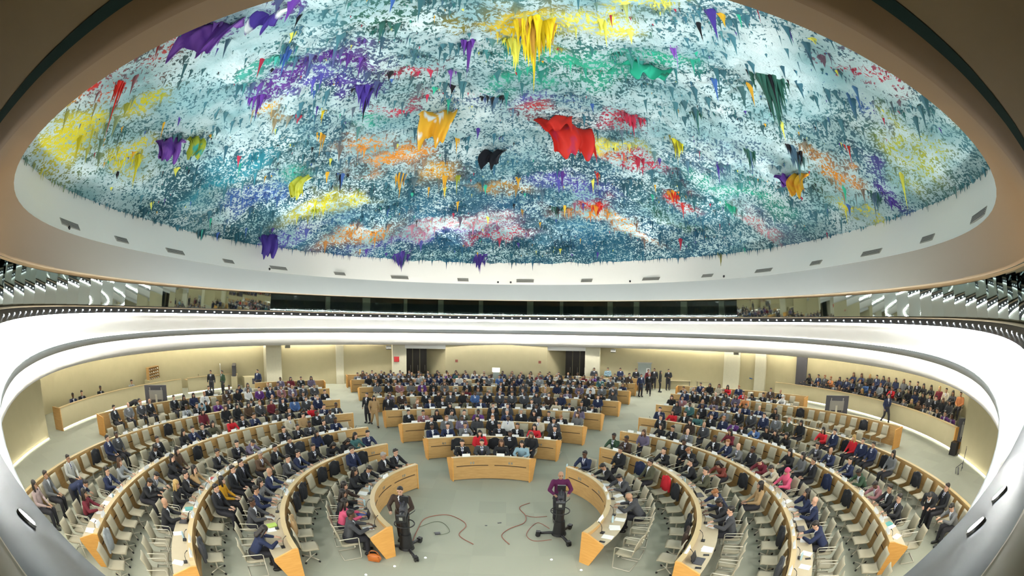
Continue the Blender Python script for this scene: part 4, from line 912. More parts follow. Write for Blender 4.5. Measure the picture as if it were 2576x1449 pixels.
for bl, k, rg, Rr, a0, a1 in RINGS:
    fixed = [tuple(x.split(',')) for x in SEATS.get(bl+str(k)+rg, '').split()]
    fixed = [(float(f[0]),)+f[1:] for f in fixed]; fixed.sort()
    pitch = math.degrees((.80 if rg == 'b' else .76)/Rr); m = math.degrees(.28/Rr)
    pts = []; prev = a0-pitch*.5+m
    for f in fixed+[(a1+pitch*.5-m, None)]:
        n = int((f[0]-prev)/pitch-.35)
        if n > 0:
            w = (f[0]-prev)/(n+1); pts += [(prev+w*(j+1), None) for j in range(n)]
        if f[1]: pts.append(f)
        prev = f[0]
    pts.sort(key=lambda q: abs(q[0]) if bl != 'C' else q[0])
    for j, q in enumerate(pts):
        az = q[0]; where = ('%s seat %s, %s %s, %s' % (ORD[j+1], 'from the aisle' if bl != 'C' else 'from the left', ORD[k], 'desk row' if rg == 'a' else 'back row', BLK[bl]))
        arm = (rg == 'a')
        chairs.append((pol(Rr, az), face_in(az), arm, where, q[1] is not None))
        if rg == 'a': desk_seats.append((bl, k, az, where))
        if q[1]: people.append((pol(Rr-.02, az), az, q[1], q[2], q[3], where, rg)); continue
        if R3.random() < crowd_share(bl, k, rg, az):
            h = R3.choice('mmmmmmffbgo0dmm'); c = R3.choice(CROWD); p = R3.choice('tttbhr' if rg == 'a' else 'rrctb' if False else 'rrc')
            people.append((pol(Rr-.02, az), az, c, h, p, where, rg))
            chairs[-1] = chairs[-1][:4]+(True,)
# extra standing people, gallery people: position, heading azimuth (degrees, 180 = towards the podium), clothes...
FACE = {}
STAND = [
 (-2.85, 10.45, 180, 'brownblack', 'm', 'o', 'cameraman in dark clothes behind the camera left of the open floor', 'c_brownblack'),
 (1.62, 12.0, 180, 'magenta', '0', 'o', 'cameraman in purple shirt behind the camera right of the open floor', None),
 (-7.3, 22.1, 150, 'tan', 'f', 'w', 'person in long tan robe walking down the left aisle', 'c_tan'),
 (-7.9, 22.7, 190, 'black', 'm', 's', 'person in black suit standing behind the person in the tan robe', None),
 (-6.6, 22.6, 170, 'black', 'm', 's', 'person in black suit standing at the left end of a middle desk', None),
 (21.3, 15.7, 200, 'navy', 'm', 'w', 'person in dark navy suit walking below the right public counter', None),
 (-19.75, 14.6, 60, 'black', 'm', 'n', 'person in black suit bending over near the left side monitor', None),
 (-16.25, 17.3, 120, 'lightblue', 'm', 'n', 'person in light blue jacket leaning over a desk of the left block', None),
 (-12.45, 5.7, 60, 'navy', 'm', 'n', 'person in dark suit standing at the outer left row and leaning forward', None),
 (-20.9, 24.0, 150, 'black', 'm', 's', 'person in black suit standing before the gap of the left counters', None),
 (-20.2, 24.6, 200, 'green', 'm', 's', 'person in dark green jacket standing before the gap of the left counters', None),
 (-18.3, 26.8, 180, 'navy', 'm', 's', 'person in blue-grey suit standing at the far end of the left counter', None),
 (-25.0, 23.6, 120, 'black', 'm', 's', 'person in black standing behind the left counter by the shelf', None),
 (-24.0, 25.4, 140, 'black', 'b', 's', 'person in black suit standing behind the left counter near the gap', None),
 (7.3, 35.3, 190, 'charcoal', 'm', 'f', 'leftmost person standing along the back wall, in grey suit', None),
 (8.5, 35.3, 180, 'lightblue', 'm', 'f', 'person in light blue shirt standing at the back wall', 'c_green'),
 (9.5, 34.9, 170, 'navy', 'm', 'f', 'person in dark navy clothes standing at the back wall beside the blue shirt', None),
 (10.7, 34.2, 180, 'black', 'm', 'f', 'person in black standing left of the grey-green door', None),
 (11.6, 33.6, 160, 'maroon', 'm', 's', 'person in maroon top standing before the grey-green door', None),
 (12.3, 34.0, 200, 'black', 'm', 's', 'tall person in black standing closest to the grey-green door', None),
 (10.2, 31.2, 170, 'navy', 'm', 's', 'person in dark suit standing at the head of the right aisle, nearest', None),
 (11.0, 31.5, 200, 'black', 'g', 'w', 'grey-haired person in black suit in the right aisle', None),
 (9.4, 31.8, 150, 'brownblack', 'm', 's', 'person in dark brown standing at the last middle desk end', None),
 (12.3, 32.5, 110, 'black', 'f', 's', 'person in long black coat standing right of the door', 'c_black'),
 (13.3, 33.2, 190, 'black', 'm', 'f', 'person in black suit with folded hands right of the door', None),
 (18.0, 31.5, 180, 'black', 'f', 's', 'person in long black dress standing by the right back wall pier', 'c_black'),
 (18.9, 30.4, 170, 'grey', 'm', 's', 'person in grey standing by the right back wall pier', 'c_grey'),
 (19.7, 29.7, 190, 'blue', 'm', 'f', 'person in blue suit standing by the right back wall', 'c_blue'),
 (21.3, 28.7, 220, 'redbrown', 'm', 'w', 'person in red-brown top at the far right end of the back wall', None),
 (12.35, 6.1, 250, 'black', 'm', 'n', 'person in black tracksuit with red stripes leaning at the right desk end', None),
]
GAL = []
# left counter: few people sitting behind it
for y, c, h in ((12.0, 'navy', 'm'), (12.9, 'black', 'm'), (14.8, 'black', 'd'), (18.0, 'palegrey', 'm')): GAL.append((gx(y, -1)-1.0, y, 95, c, h, 't', 0., -1))
k = 0
for row, (off, z) in enumerate(((1.0, 0.), (1.9, .34), (2.8, .68))):
    y = 10.4 if row == 0 else 11.0; yend = 24.5 if row == 0 else 26.3 if row == 1 else 25.0
    while y < yend:
        if not (row == 0 and 14.6 < y < 20.5 and False):
            GAL.append((gx(y, 1)+off*(1-.0*y), y-off*.0+(.35 if row % 2 else 0), 265, R3.choice(CROWD+['white', 'grey', 'lightgrey', 'rosebrown', 'orange']), R3.choice('mffbmyo'), R3.choice('rrct' if row else 'ttr'), z, 1))
        y += R3.uniform(.62, .82)
camp = Vector((0, 0, CAMZ))
allp = [('seat', (q[0]-camp).length, q) for q in people]+[('stand', (Vector((s[0], s[1], 0))-camp).length-3, s) for s in STAND]+[('gal', (Vector((g[0], g[1], 0))-camp).length, g) for g in GAL]
allp.sort(key=lambda q: q[1]); crowd = []
used = {}
for n, (t, d, q) in enumerate(allp):
    low = d > 17 if t != 'stand' else d > 20
    if n >= 300:
        crowd.append((t, q)); continue
    if t == 'seat':
        loc, az, c, h, p, where, rg = q
        person(loc, face_in(az)+random.Random(int(az*10)).uniform(-.22, .22), c, h, p, '%s, %s' % (cdesc(c, h), where), 'people seated at the desks' if rg == 'a' else 'people in the back chairs', low)
    elif t == 'stand':
        x, y, hd, c, h, p, lb, tr = q
        person((x, y, 0), -R_(hd), c, h, p, lb, 'people standing in the hall', low, tr)
    else:
        x, y, hd, c, h, p, z, sd = q; key = (sd, z)
        used[key] = used.get(key, 0)+1
        o = person((x, y, z), -R_(hd), c, h, p, '%s, %s along the %s counter%s' % (cdesc(c, h), ORD[used[key]], 'left' if sd < 0 else 'right', {0.: '', .34: ', second row up', .68: ', top row'}[z]), 'people of the side galleries', low)
        arm = chair((x, y, z), -R_(hd), True, 'taken beige chair, %s along the %s counter%s' % (ORD[used[key]], 'left' if sd < 0 else 'right', {0.: '', .34: ', second row up', .68: ', top row'}[z]), True)
def bake(name, items, label, cat, mats_of):
    """countless far copies: one object"""
    Vs, Fs, Ms, mats, base = [], [], [], [], 0
    slot = {}
    for me, Mx, mm in items:
        n = len(me.vertices); co = np.empty(n*3, np.float32); me.vertices.foreach_get('co', co); co = co.reshape(-1, 3)
        A = np.array(Mx); co = co @ A[:3, :3].T+A[:3, 3]
        me.calc_loop_triangles(); T = np.empty(len(me.loop_triangles)*3, np.int32); me.loop_triangles.foreach_get('vertices', T); mi = np.empty(len(me.loop_triangles), np.int32); me.loop_triangles.foreach_get('material_index', mi)
        lut = []
        for m in mm:
            if m.name not in slot: slot[m.name] = len(mats); mats.append(m)
            lut.append(slot[m.name])
        Vs.append(co); Fs.append(T.reshape(-1, 3)+base); Ms.append(np.array(lut)[mi]); base += n
    me = npmesh(name, np.concatenate(Vs), np.concatenate(Fs), mats, mi=np.concatenate(Ms), smooth=True)
    return tag(link(name, me, None, 'stuff'), label, cat, None, 'stuff')
items = []
for t, q in crowd:
    if t == 'seat': loc, az, c, h, p, where, rg = q; rz = face_in(az); tr = None
    elif t == 'stand': loc = Vector((q[0], q[1], 0)); rz = -R_(q[2]); c, h, p, tr = q[3], q[4], q[5], q[7]
    else: loc = Vector((q[0], q[1], q[6])); rz = -R_(q[2]); c, h, p = q[3], q[4], q[5]; tr = None
    hair, hc, fem = HK[h]; me = figure(p, fem, True, 0 if fem else 1, hair); mm = list(me.materials); mm[0] = M['s_d' if h == 'd' else 's_m']; mm[3] = M['c_'+c]
    mm[8] = M['c_'+c if h == 'h' else 'h_'+hc]
    if tr: mm[6] = M[tr]
    items.append((me, Matrix.Translation(loc) @ Matrix.Rotation(rz, 4, 'Z') @ Matrix.Diagonal((*(SCL if p in 'tbrhc' else (1.1, 1.1, 1.03)), 1)), mm))
print('PEOPLE', len(allp), 'crowd', len(items), 'chairs', len(chairs))
if items: bake('seated_crowd', items, 'crowd of people in dark clothes in the farthest desk rows', 'crowd', None)
chairs.sort(key=lambda c: (c[0]-camp).length+(0 if not c[4] else 5)); far = []
for n, (loc, rz, arm, where, occ) in enumerate(chairs):
    if n < 235: chair(loc, rz, arm, ('taken beige armchair, ' if arm and occ else 'taken beige shell chair, ' if occ else 'empty beige armchair, ' if arm else 'empty beige shell chair, ')+where, (loc-camp).length > 15)
    else: far.append((CHL[arm], Matrix.Translation(loc) @ Matrix.Rotation(rz, 4, 'Z'), list(CHL[arm].materials)))
bake('conference_chairs', far, 'mass of beige chairs in the farthest desk rows', 'chairs', None)
# ------------------------------------------------------------------ LED spots on the light band
led_body = MB().box((0, 0, 0), (.13, .05, .10)).data('led_spotlight', [M['chrome']]); led_lens = MB().box((0, -.027, -.005), (.10, .008, .07)).data('lens', [M['e_led']])
# even spacing along the oval
ts = np.linspace(0, 2*PI, 4000, endpoint=False); px_ = CX+21.6*np.cos(ts); py_ = 19+18.65*np.sin(ts)
ds = np.hypot(np.diff(px_, append=px_[0]), np.diff(py_, append=py_[0])); cum = np.cumsum(ds); nL = int(cum[-1]/.78); gi = 0
for k in range(nL):
    i = int(np.searchsorted(cum, (k+.5)*cum[-1]/nL)); t = ts[i]; x, y = float(px_[i]), float(py_[i])
    if y < 1.6 and abs(x-CX) < 5.6: continue
    tx, ty = -21.6*math.sin(t), 18.65*math.cos(t); rz = math.atan2(ty, tx)+PI
    far = math.hypot(x, y) > 9
    # behind the camera's reach nothing is shown
    o = link('led_spotlight', led_body); o.location = (x, y, 5.885); o.rotation_euler = (0, 0, rz); gi += 1
    link('lens', led_lens, o)
    sidew = 'left' if x < CX-12 else 'right' if x > CX+12 else 'far'
    tag(o, 'small square lamp on the light band round the white cove', 'lamp', 'lamps on the light band')
# round downlights in the near sill (seen as bright ovals)
for x, y, lb in ((-1.5, .33, 'bright round lamp in the near light band at the left'), (1.83, .45, 'bright round lamp in the near light band at the right, farther one'), (1.5, .41, 'bright round lamp in the near light band at the right, nearer one')):
    o = MB().cyl((0, 0, 0), (0, 0, .012), .045, .045, 20).obj('recessed_lamp', M['chrome']); l = MB().cyl((0, 0, .012), (0, 0, .016), .038, .038, 20).obj('lens', M['e_led'], o)
    q = (x-CX)/21.6; t = math.atan2(-math.sqrt(1-q*q), q); c = Vector((CX+21.58*math.cos(t), 19+18.625*math.sin(t), 5.875)); nn = Vector((-math.cos(t)*.8, -math.sin(t)*.8, .6)); tz = Vector((math.cos(t), math.sin(t), 0))
    nn = (tz*-.75+Vector((0, 0, .66))).normalized()
    o.location = c+nn*.004; o.rotation_euler = nn.to_track_quat('Z', 'Y').to_euler(); tag(o, lb, 'lamp')
# ------------------------------------------------------------------ vents and sensors on the ring
VENTS = [(-16.6, 7.9, 1), (-17.6, 12.0, 0), (-17.9, 16.5, 1), (-17.3, 21.5, 0), (-15.1, 25.5, 1), (-12.3, 29.8, 0), (-8.2, 32.4, 1), (-3.6, 34.2, 0), (1.2, 34.3, 1), (5.9, 33.3, 0), (10.0, 30.3, 1), (13.5, 27.2, 0), (15.7, 22.8, 1), (16.7, 18.0, 0), (16.6, 13.3, 1), (15.8, 9.0, 0), (13.7, 5.1, 1)]
def ringpoint(t, f):      # on the white inner face of the ring, f = 0 bottom .. 1
    A, B = (19.2, 17.06, 17.5, 8.95, 3.05), (18.6, 17.5, 17.6, 9.8, 2.9)
    def P(r):
        c, s = math.cos(t), math.sin(t); k = 1. if s > 0 else (abs(c)**r[4]+abs(s)**r[4])**(-1/r[4])
        return Vector((CX+r[1]*c*k, r[0]+r[2]*s*k, r[3]))
    return P(A).lerp(P(B), f)
for n, (x, y, big) in enumerate(VENTS):
    t = math.atan2((y-18.8)/17.6, (x-CX)/17.4); w = 1.5 if big else .95
    c = ringpoint(t, .22); d = (ringpoint(t+.01, .22)-ringpoint(t-.01, .22)).normalized(); u = (ringpoint(t, .4)-ringpoint(t, .1)).normalized(); nn = d.cross(u).normalized()
    if nn.dot(Vector((CX, 18, 9))-c) < 0: nn = -nn
    Mx = Matrix(((d.x, nn.x, u.x), (d.y, nn.y, u.y), (d.z, nn.z, u.z)))
    def q(x, yy, z): return c+Mx @ Vector((x, yy, z))
    b = MB(); vs = [q(i, j, k) for i in (-w/2, w/2) for j in (-.02, .05) for k in (-.14, .14)]
    b.add(vs, [(0, 1, 3, 2), (4, 6, 7, 5), (0, 4, 5, 1), (2, 3, 7, 6), (0, 2, 6, 4), (1, 5, 7, 3)])
    o = b.obj('air_vent', M['vent']); tag(o, '%s grey air vent on the white ring, %s from the left' % ('long' if big else 'short', ORD[n+1]), 'vent', 'air vents on the white ring')
    s = MB()
    for k in range(4):
        vs = [q(i, j, kk) for i in (-w/2+.03, w/2-.03) for j in (.05, .065) for kk in (-.10+k*.06, -.085+k*.06)]
        s.add(vs, [(0, 1, 3, 2), (4, 6, 7, 5), (0, 4, 5, 1), (2, 3, 7, 6), (0, 2, 6, 4), (1, 5, 7, 3)])
    s.obj('slats', M['dkgrey'], o)
for n, (x, y) in enumerate(((-17.0, 7.4), (-16.2, 25.0), (-.9, 34.6), (.1, 34.6), (8.9, 31.5), (14.5, 26.0))):
    t = math.atan2((y-18.8)/17.6, (x-CX)/17.4); c = ringpoint(t, .06); tag(MB().ell(c, (.09, .09, .09), 8).obj('ring_sensor', M['black']), '%s small black sensor on the white ring, counted from the left' % ORD[n+1], 'sensor', 'small sensors on the ring')
# ------------------------------------------------------------------ gallery interior seen through the glass
for n, (a, w) in enumerate(((60, .5), (66, .5), (77, .3), (84, .6), (95, .4), (104, .5), (112, .3), (121, .7), (130, .4), (49, .6), (40, .5))):
    t = R_(a); tag(MB().box((CX+24.2*math.cos(t), 19+21.2*math.sin(t), 6.72), (w, .3, 1.45), t+PI/2).obj('booth_post', M['trim']), '%s pale post inside the dark glazed gallery' % ORD[n+1], 'post', 'posts inside the glazed gallery')
# ------------------------------------------------------------------ papers, nameplates, laptops on the desks
plate = MB().add([(-.15, -.04, 0), (.15, -.04, 0), (.15, 0, .11), (-.15, 0, .11), (.15, .04, 0), (-.15, .04, 0)], [(0, 1, 2, 3), (3, 2, 4, 5), (0, 3, 5), (1, 4, 2)]).data('nameplate', [M['paper']])
def sheets(seed):
    r = random.Random(seed); b = MB()
    for k in range(r.choice((1, 1, 2))): b.box((r.uniform(-.06, .06), r.uniform(-.04, .04), .002+k*.004), (.21, .297, .004), r.uniform(-.5, .5))
    return b.data('papers', [M['paper']])
PAPERS = [sheets(k) for k in range(6)]
lb_base = MB().box((0, 0, .01), (.33, .23, .018)).data('base', [M['dkgrey']]); lb_scr = MB().box((0, -.165, .105), (.33, .012, .21), 0, 0, .35).data('screen', [M['black']])
phone_me = MB().box((0, 0, .006), (.075, .15, .010)).data('phone', [M['black']]); btl_me = MB().cyl((0, 0, 0), (0, 0, .17), .032).cyl((0, 0, .17), (0, 0, .22), .028, .012).data('water_bottle', [mat('pale_blue_bottle', (.45, .62, .68), .15)])
book_me = {c: MB().box((0, 0, .015), (.2, .28, .03)).data('folder', [mat('folder_'+c, v, .5)]) for c, v in (('teal', (.10, .38, .36)), ('blue', (.06, .10, .42)), ('green', (.45, .62, .12)), ('red', (.45, .05, .05)))}
R4 = random.Random(5); ds_ = sorted(desk_seats, key=lambda q: (pol(RK[q[1]-1]+.3, q[2])-camp).length); np_ = pp_ = ll_ = 0
def put(me, name, R, az, z, rz, label, cat, group):
    o = link(name, me); p = pol(R, az, z); o.location = p; o.rotation_euler = (0, 0, face_in(az)+rz); return tag(o, label, cat, group)
for bl, k, az, where in ds_:
    R = RK[k-1]; w = where.replace(' seat', ' place', 1)
    da = lambda m: math.degrees(m/R)
    if (bl == 'C' or k >= 3 or R4.random() < .25) and R4.random() < .72 and np_ < 230:
        put(plate, 'nameplate', R+.06, az+da(R4.uniform(-.1, .1)), .996, PI, 'white folded nameplate, %s' % w, 'nameplate', 'nameplates on the desks'); np_ += 1
    u = R4.random()
    if u < (.85 if k < 4 else .6) and pp_ < 240:
        put(R4.choice(PAPERS), 'papers', R+.46, az+da(R4.uniform(-.06, .06)), .766, R4.uniform(-.3, .3), 'white papers on the desk, %s' % w, 'papers', 'papers on the desks'); pp_ += 1
    elif u < .90 and ll_ < 60:
        o = empty('laptop', pol(R+.40, az, .766), face_in(az)+PI); link('base', lb_base, o); link('screen', lb_scr, o)
        o.rotation_euler = (0, 0, face_in(az)); o.location = pol(R+.42, az, .766)
        for c in o.children: c.rotation_euler = (0, 0, PI)
        tag(o, 'open dark laptop, %s' % w, 'laptop', 'laptops on the desks'); ll_ += 1
    if k <= 4 and R4.random() < .3: put(R4.choice((phone_me, btl_me)) if True else None, 'desk_item', R+.34, az+da(.28), .766, .3, '', '', '') if False else None
    if k <= 3 and R4.random() < .28: put(phone_me, 'phone', R+.50, az+da(.27), .766, .2, 'black phone on the desk, %s' % w, 'phone', 'phones on the desks')
    if k <= 4 and R4.random() < .22: put(btl_me, 'water_bottle', R+.30, az-da(.27), .766, 0, 'water bottle on the desk, %s' % w, 'bottle', 'water bottles on the desks')
for c, R, az, lb in (('teal', RK[2]+.4, -115.5, 'teal folder on the third desk of the left block'), ('green', RK[1]+.4, -121, 'lime green folder on the second desk of the left block'), ('blue', RK[0]+.42, -116, 'blue folder on the innermost left desk'), ('teal', RK[3]+.42, 118.3, 'turquoise folder near the end of the fourth right desk'), ('red', RK[2]+.42, -100, 'dark red folder on the third desk of the left block')):
    put(book_me[c], 'folder', R, az, .766, .4, lb, 'folder', None)
# ------------------------------------------------------------------ coats and bags on the chairs
def coat_mesh():
    b = MB(); b.ell((0, -.30, .78), (.26, .07, .24), 14); b.ell((0, -.22, .62), (.22, .07, .26), 12); b.cap((-.22, -.26, .9), (-.27, -.26, .5), .06, .05); b.cap((.22, -.26, .9), (.27, -.24, .48), .06, .05)
    return remesh(b, 'coat', .025, [M['c_black']], .5, 3)
coat = coat_mesh(); emptyc = [c for c in chairs if not c[4]]
for c, bl, k, rg, az, lb in (('black', 'L', 1, 'b', -75, 'black coat over an innermost left shell chair'), ('black', 'L', 1, 'b', -108, 'black coat hung on a left shell chair near the near end'), ('tan', 'L', 1, 'b', -117, 'tan coat hung on a left shell chair at the near end'), ('black', 'L', 3, 'b', -90, 'black coat over a chair of the third left row'), ('black', 'R', 2, 'b', 92, 'large black coat over a chair behind the second right row'),
        ('black', 'R', 1, 'b', 88, 'black coat near the red jacket'), ('red', 'R', 1, 'b', 81, 'red jacket hung on a right shell chair'), ('black', 'R', 2, 'b', 116, 'black coat lying on a shell chair, right block near end'), ('black', 'R', 3, 'b', 107, 'black coat hung on a third row shell chair, right block'), ('black', 'R', 4, 'b', 107, 'black coat over a chair by the right partition'),
        ('black', 'R', 5, 'b', 66.5, 'black coat by the right side monitor'), ('black', 'R', 5, 'b', 82, 'black coat at the right partition end'), ('black', 'L', 4, 'b', -83, 'brown-black coat over a fourth row chair, left block'), ('lightgrey', 'L', 3, 'b', -127, 'grey striped scarf and coat on a near left chair'), ('black', 'C', 1, 'b', -12, 'black coat behind the middle front desk, left side'), ('black', 'C', 1, 'b', 11, 'black coat behind the middle front desk, right side')):
    Rr = RK[k]-.47; best = min((q for q in chairs if not q[4] and not q[2]), key=lambda q: (q[0]-pol(Rr, az)).length)
    if (best[0]-pol(Rr, az)).length > 1.3: continue
    o = link('coat', coat); o.location = best[0]; o.rotation_euler = (0, 0, best[1]); setm(o, 0, 'c_'+c); tag(o, lb, 'coat', 'coats on the chairs')
    chairs.remove(best)
R6 = random.Random(21); nc = 0
for best in list(chairs):
    if best[4] or best[2] or (best[0]-camp).length > 21 or R6.random() > .22: continue
    o = link('coat', coat); o.location = best[0]; o.rotation_euler = (0, 0, best[1]); setm(o, 0, 'c_'+R6.choice(('black', 'black', 'brownblack', 'charcoal', 'navy'))); tag(o, 'dark coat on shell chair, %s' % best[3], 'coat', 'coats on the chairs'); nc += 1
b = MB(); b.ell((0, 0, .13), (.20, .10, .13), 14); b.box((0, 0, .12), (.30, .15, .16)); bag = b.obj('handbag', M['bag']); bag.location = (-3.36, 9.1, 0)
h = MB(); h.path([(-.13*math.cos(t)*1, 0, .24+.12*math.sin(t)) for t in np.linspace(0, PI, 9)], .012); h.obj('handle', M['bag'], bag)
tag(bag, 'orange-brown leather handbag on the floor at the innermost left desk', 'bag')
b = MB(); b.ell((0, 0, .2), (.22, .16, .2), 12); bg2 = b.obj('handbag', M['red']); bg2.location = pol(7.4, 102.5); h = MB(); h.path([(-.1*math.cos(t), 0, .34+.12*math.sin(t)) for t in np.linspace(0, PI, 9)], .01); h.obj('handle', M['red'], bg2); tag(bg2, 'dark red handbag on the floor in the second right row', 'bag')
# ------------------------------------------------------------------ television cameras on pedestals
def tv_camera(loc, rz, label, head_tilt=0):
    o = empty('television_camera', loc, rz); tag(o, label, 'camera')
    b = MB(); b.cyl((0, 0, .14), (0, 0, .60), .19, .15, 14); b.cyl((0, 0, .60), (0, 0, 1.0), .125, .11, 12); b.cyl((0, 0, .12), (0, 0, .2), .22, .20, 14); b.obj('column', M['black'], o)
    for k in range(3):
        t = PI/2+2*PI/3*k+.5; b = MB(); b.path([(0, 0, .16), (.3*math.cos(t), .3*math.sin(t), .15), (.56*math.cos(t), .56*math.sin(t), .12)], .045, 8); b.obj('leg', M['black'], o)
        w = MB(); x, y = .6*math.cos(t), .6*math.sin(t)
        for s in (-.035, .035): w.cyl((x-s*math.sin(t)-.0, y+s*math.cos(t), .075), (x-(s+.03)*math.sin(t), y+(s+.03)*math.cos(t), .075), .075, .075, 14)
        w.box((x, y, .15), (.12, .12, .06), t); w.obj('wheel', M['black'], o)
    b = MB(); b.path([(.27*math.cos(t), .27*math.sin(t), .93) for t in np.linspace(0, 2*PI, 28, endpoint=False)], .017, 6, 0, True)
    for k in range(3): t = 2*PI/3*k; b.cyl((0, 0, .9), (.27*math.cos(t), .27*math.sin(t), .93), .012, .012, 6)
    b.obj('steering_ring', M['black'], o)
    b = MB(); b.box((0, 0, 1.08), (.20, .22, .14)); b.box((0, 0, 1.17), (.24, .30, .04)); b.obj('pan_head', M['black'], o)
    b = MB(); b.box((0, -.05, 1.33), (.17, .42, .26)); b.box((0, -.22, 1.50), (.05, .25, .05)); b.box((0, -.05, 1.49), (.03, .2, .06)); b.obj('camera_body', M['dkgrey'], o)
    b = MB(); b.cyl((0, .16, 1.33), (0, .42, 1.33), .08, .095, 16); b.box((0, .46, 1.33), (.24, .09, .20)); b.obj('lens', M['black'], o)
    b = MB(); b.box((0, .507, 1.34), (.09, .006, .09)); b.obj('lens_glass', M['chrome'], o)
    b = MB(); b.box((.0, -.27, 1.56), (.24, .07, .17)); b.obj('viewfinder', M['black'], o)
    for s in (-1, 1): b = MB(); b.path([(.08*s, -.1, 1.12), (.24*s, -.38, 1.14), (.25*s, -.46, 1.14)], .012, 6); b.obj('pan_bar', M['black'], o)
    return o
tv_camera((-2.65, 9.85, 0), PI+.1, 'black television camera on a wheeled pedestal left of the open floor')
tv_camera((1.52, 10.95, 0), PI-.15, 'black television camera on a wheeled pedestal right of the open floor')
def cable(pts, r, m, label):
    P = [Vector(p) for p in pts]; out = []
    for i in range(len(P)-1):
        p0, p1, p2, p3 = P[max(i-1, 0)], P[i], P[i+1], P[min(i+2, len(P)-1)]
        for k in range(6):
            t = k/6; out.append(.5*((2*p1)+(-p0+p2)*t+(2*p0-5*p1+4*p2-p3)*t*t+(-p0+3*p1-3*p2+p3)*t**3))
    out.append(P[-1]); b = MB(); b.path([(p.x, p.y, r) for p in out], r, 6); return tag(b.obj('cable', M[m]), label, 'cable')
cable([(-2.6, 10.1), (-2.9+.3, 11.2), (-2.5, 11.95), (-1.9, 12.3), (-1.4, 12.0), (-1.2, 11.6), (-1.35, 11.0), (-.9, 10.5)], .012, 'cable', 'red-brown cable looping from the left television camera')
cable([(-2.6, 11.3), (-2.2, 11.75), (-1.9, 11.7), (-1.65, 11.2), (-1.9, 10.95), (-2.1, 11.05)], .009, 'cable2', 'grey-green cable coil inside the red-brown one')
cable([(.1, 10.55), (-.12, 11.05), (.1, 11.5), (.55, 11.9), (.62, 12.4), (.45, 12.9), (.5, 13.15), (.8, 13.4)], .012, 'cable', 'red-brown cable winding left of the right television camera')
cable([(1.3, 11.5), (1.0, 11.9), (.75, 11.6), (.6, 11.1), (.8, 10.75), (1.3, 10.8)], .010, 'cable', 'red-brown cable loop at the foot of the right television camera')
cable([(1.3, 12.35), (.9, 12.3), (.6, 12.45)], .010, 'cable', 'short red-brown cable end beside the right camera')
tag(MB().box((-1.98, 10.98, .03), (.16, .10, .05), .3).obj('cable_box', M['dkgrey']), 'small dark connector box on the floor in the left cable loop', 'box')
for n, (x, y) in enumerate(((-2.1, 9.6), (-2.8, 9.0), (-3.4, 8.4), (1.2, 9.7), (1.9, 9.1), (-6.4, 17.3), (-5.9, 16.3))):
    tag(MB().cyl((x, y, 0), (x, y, .012), .035, .03, 12).obj('floor_light', M['e_mark']), '%s tiny white dot light set in the carpet' % ORD[n+1], 'light', 'dot lights in the carpet')
for n, (x, y, w, h, rz) in enumerate(((-.95, 13.3, 1.9, .62, 0), (-.2, 11.9, .12, .05, .3), (-2.2, 13.9, .5, .5, 0), (-1.2, 9.9, 1.0, .5, 0), (-.6, 11.7, .07, .04, 0))):
    if n in (1, 4): tag(MB().box((x, y, .006), (w, h, .01), rz).obj('floor_outlet', M['dkgrey']), 'small dark floor outlet in the open floor, %s' % ('larger' if n == 1 else 'smaller'), 'outlet')
# ------------------------------------------------------------------ monitors, screens, tables, racks
def monitor(loc, rz, label, z=1.35, w=1.45, h=1.05):
    o = empty('monitor', loc, rz); tag(o, label, 'monitor')
    MB().box((0, 0, z), (w, .09, h)).obj('frame', M['dkgrey'], o); MB().box((0, .05, z), (w-.1, .01, h-.1)).obj('display', M['screen'], o)
    MB().box((0, -.065, z-.02), (w*.62, .04, h*.5)).box((-w*.26, -.07, z+.02), (.06, .06, h*.72)).box((w*.26, -.07, z+.02), (.06, .06, h*.72)).obj('rear_bracket', M['chrome'], o)
    MB().box((0, -.12, z/2), (.13, .07, z)).box((0, -.1, .02), (.7, .6, .04)).obj('stand', M['tube'], o); return o
monitor((-19.35, 16.6, 0), R_(49), 'large dark monitor on a pole stand by the left counter, seen from behind')
monitor((17.95, 17.3, 0), R_(-46), 'large dark monitor on a pole stand by the right counter, seen from behind')
monitor((20.35, 8.7, 0), R_(-67), 'dark monitor on the floor at the near end of the right counter', 1.0, 1.3, 1.1)
tag(MB().box((19.55, 9.0, .3), (.35, .4, .6)).obj('speaker_box', M['black']), 'small black box at the near end of the right counter', 'speaker')
b = MB(); b.path([(-.35, 0, .3), (.35, 0, .3), (.35, .3, .06), (-.35, .3, .06)], .018, 6); b.path([(0, 0, .06), (0, 0, 1.0), (.15, 0, 1.05)], .018, 6); b.box((0, .15, .06), (.8, .06, .05)); tr = b.obj('trolley_frame', M['dkgrey']); tr.location = (17.7, 7.4, 0); tr.rotation_euler = (0, 0, .5); tag(tr, 'bare metal trolley frame on the floor before the right side wall', 'trolley')
def table(x, y, rz, w, label, m='worktop'):
    o = empty('side_table', (x, y, 0), rz); tag(o, label, 'table'); MB().box((0, 0, .74), (w, .7, .035)).obj('tabletop', M[m], o)
    for sx in (-1, 1):
        for sy in (-1, 1): MB().cyl((sx*(w/2-.08), sy*.28, 0), (sx*(w/2-.08), sy*.28, .72), .022, .022, 8).obj('leg', M['dkgrey'], o)
    MB().box((0, .3, .55), (w-.2, .02, .32)).obj('modesty_panel', M['wood'], o)
table(-17.0, 33.0, .62, 1.8, 'beige side table by the left back wall, empty'); table(-14.6, 34.35, .42, 2.0, 'white side table with papers by the left back wall', 'paper')
table(14.5, 33.35, -.40, 1.8, 'beige side table at the right back wall, left one'); table(16.6, 32.3, -.52, 1.8, 'beige side table at the right back wall, right one')
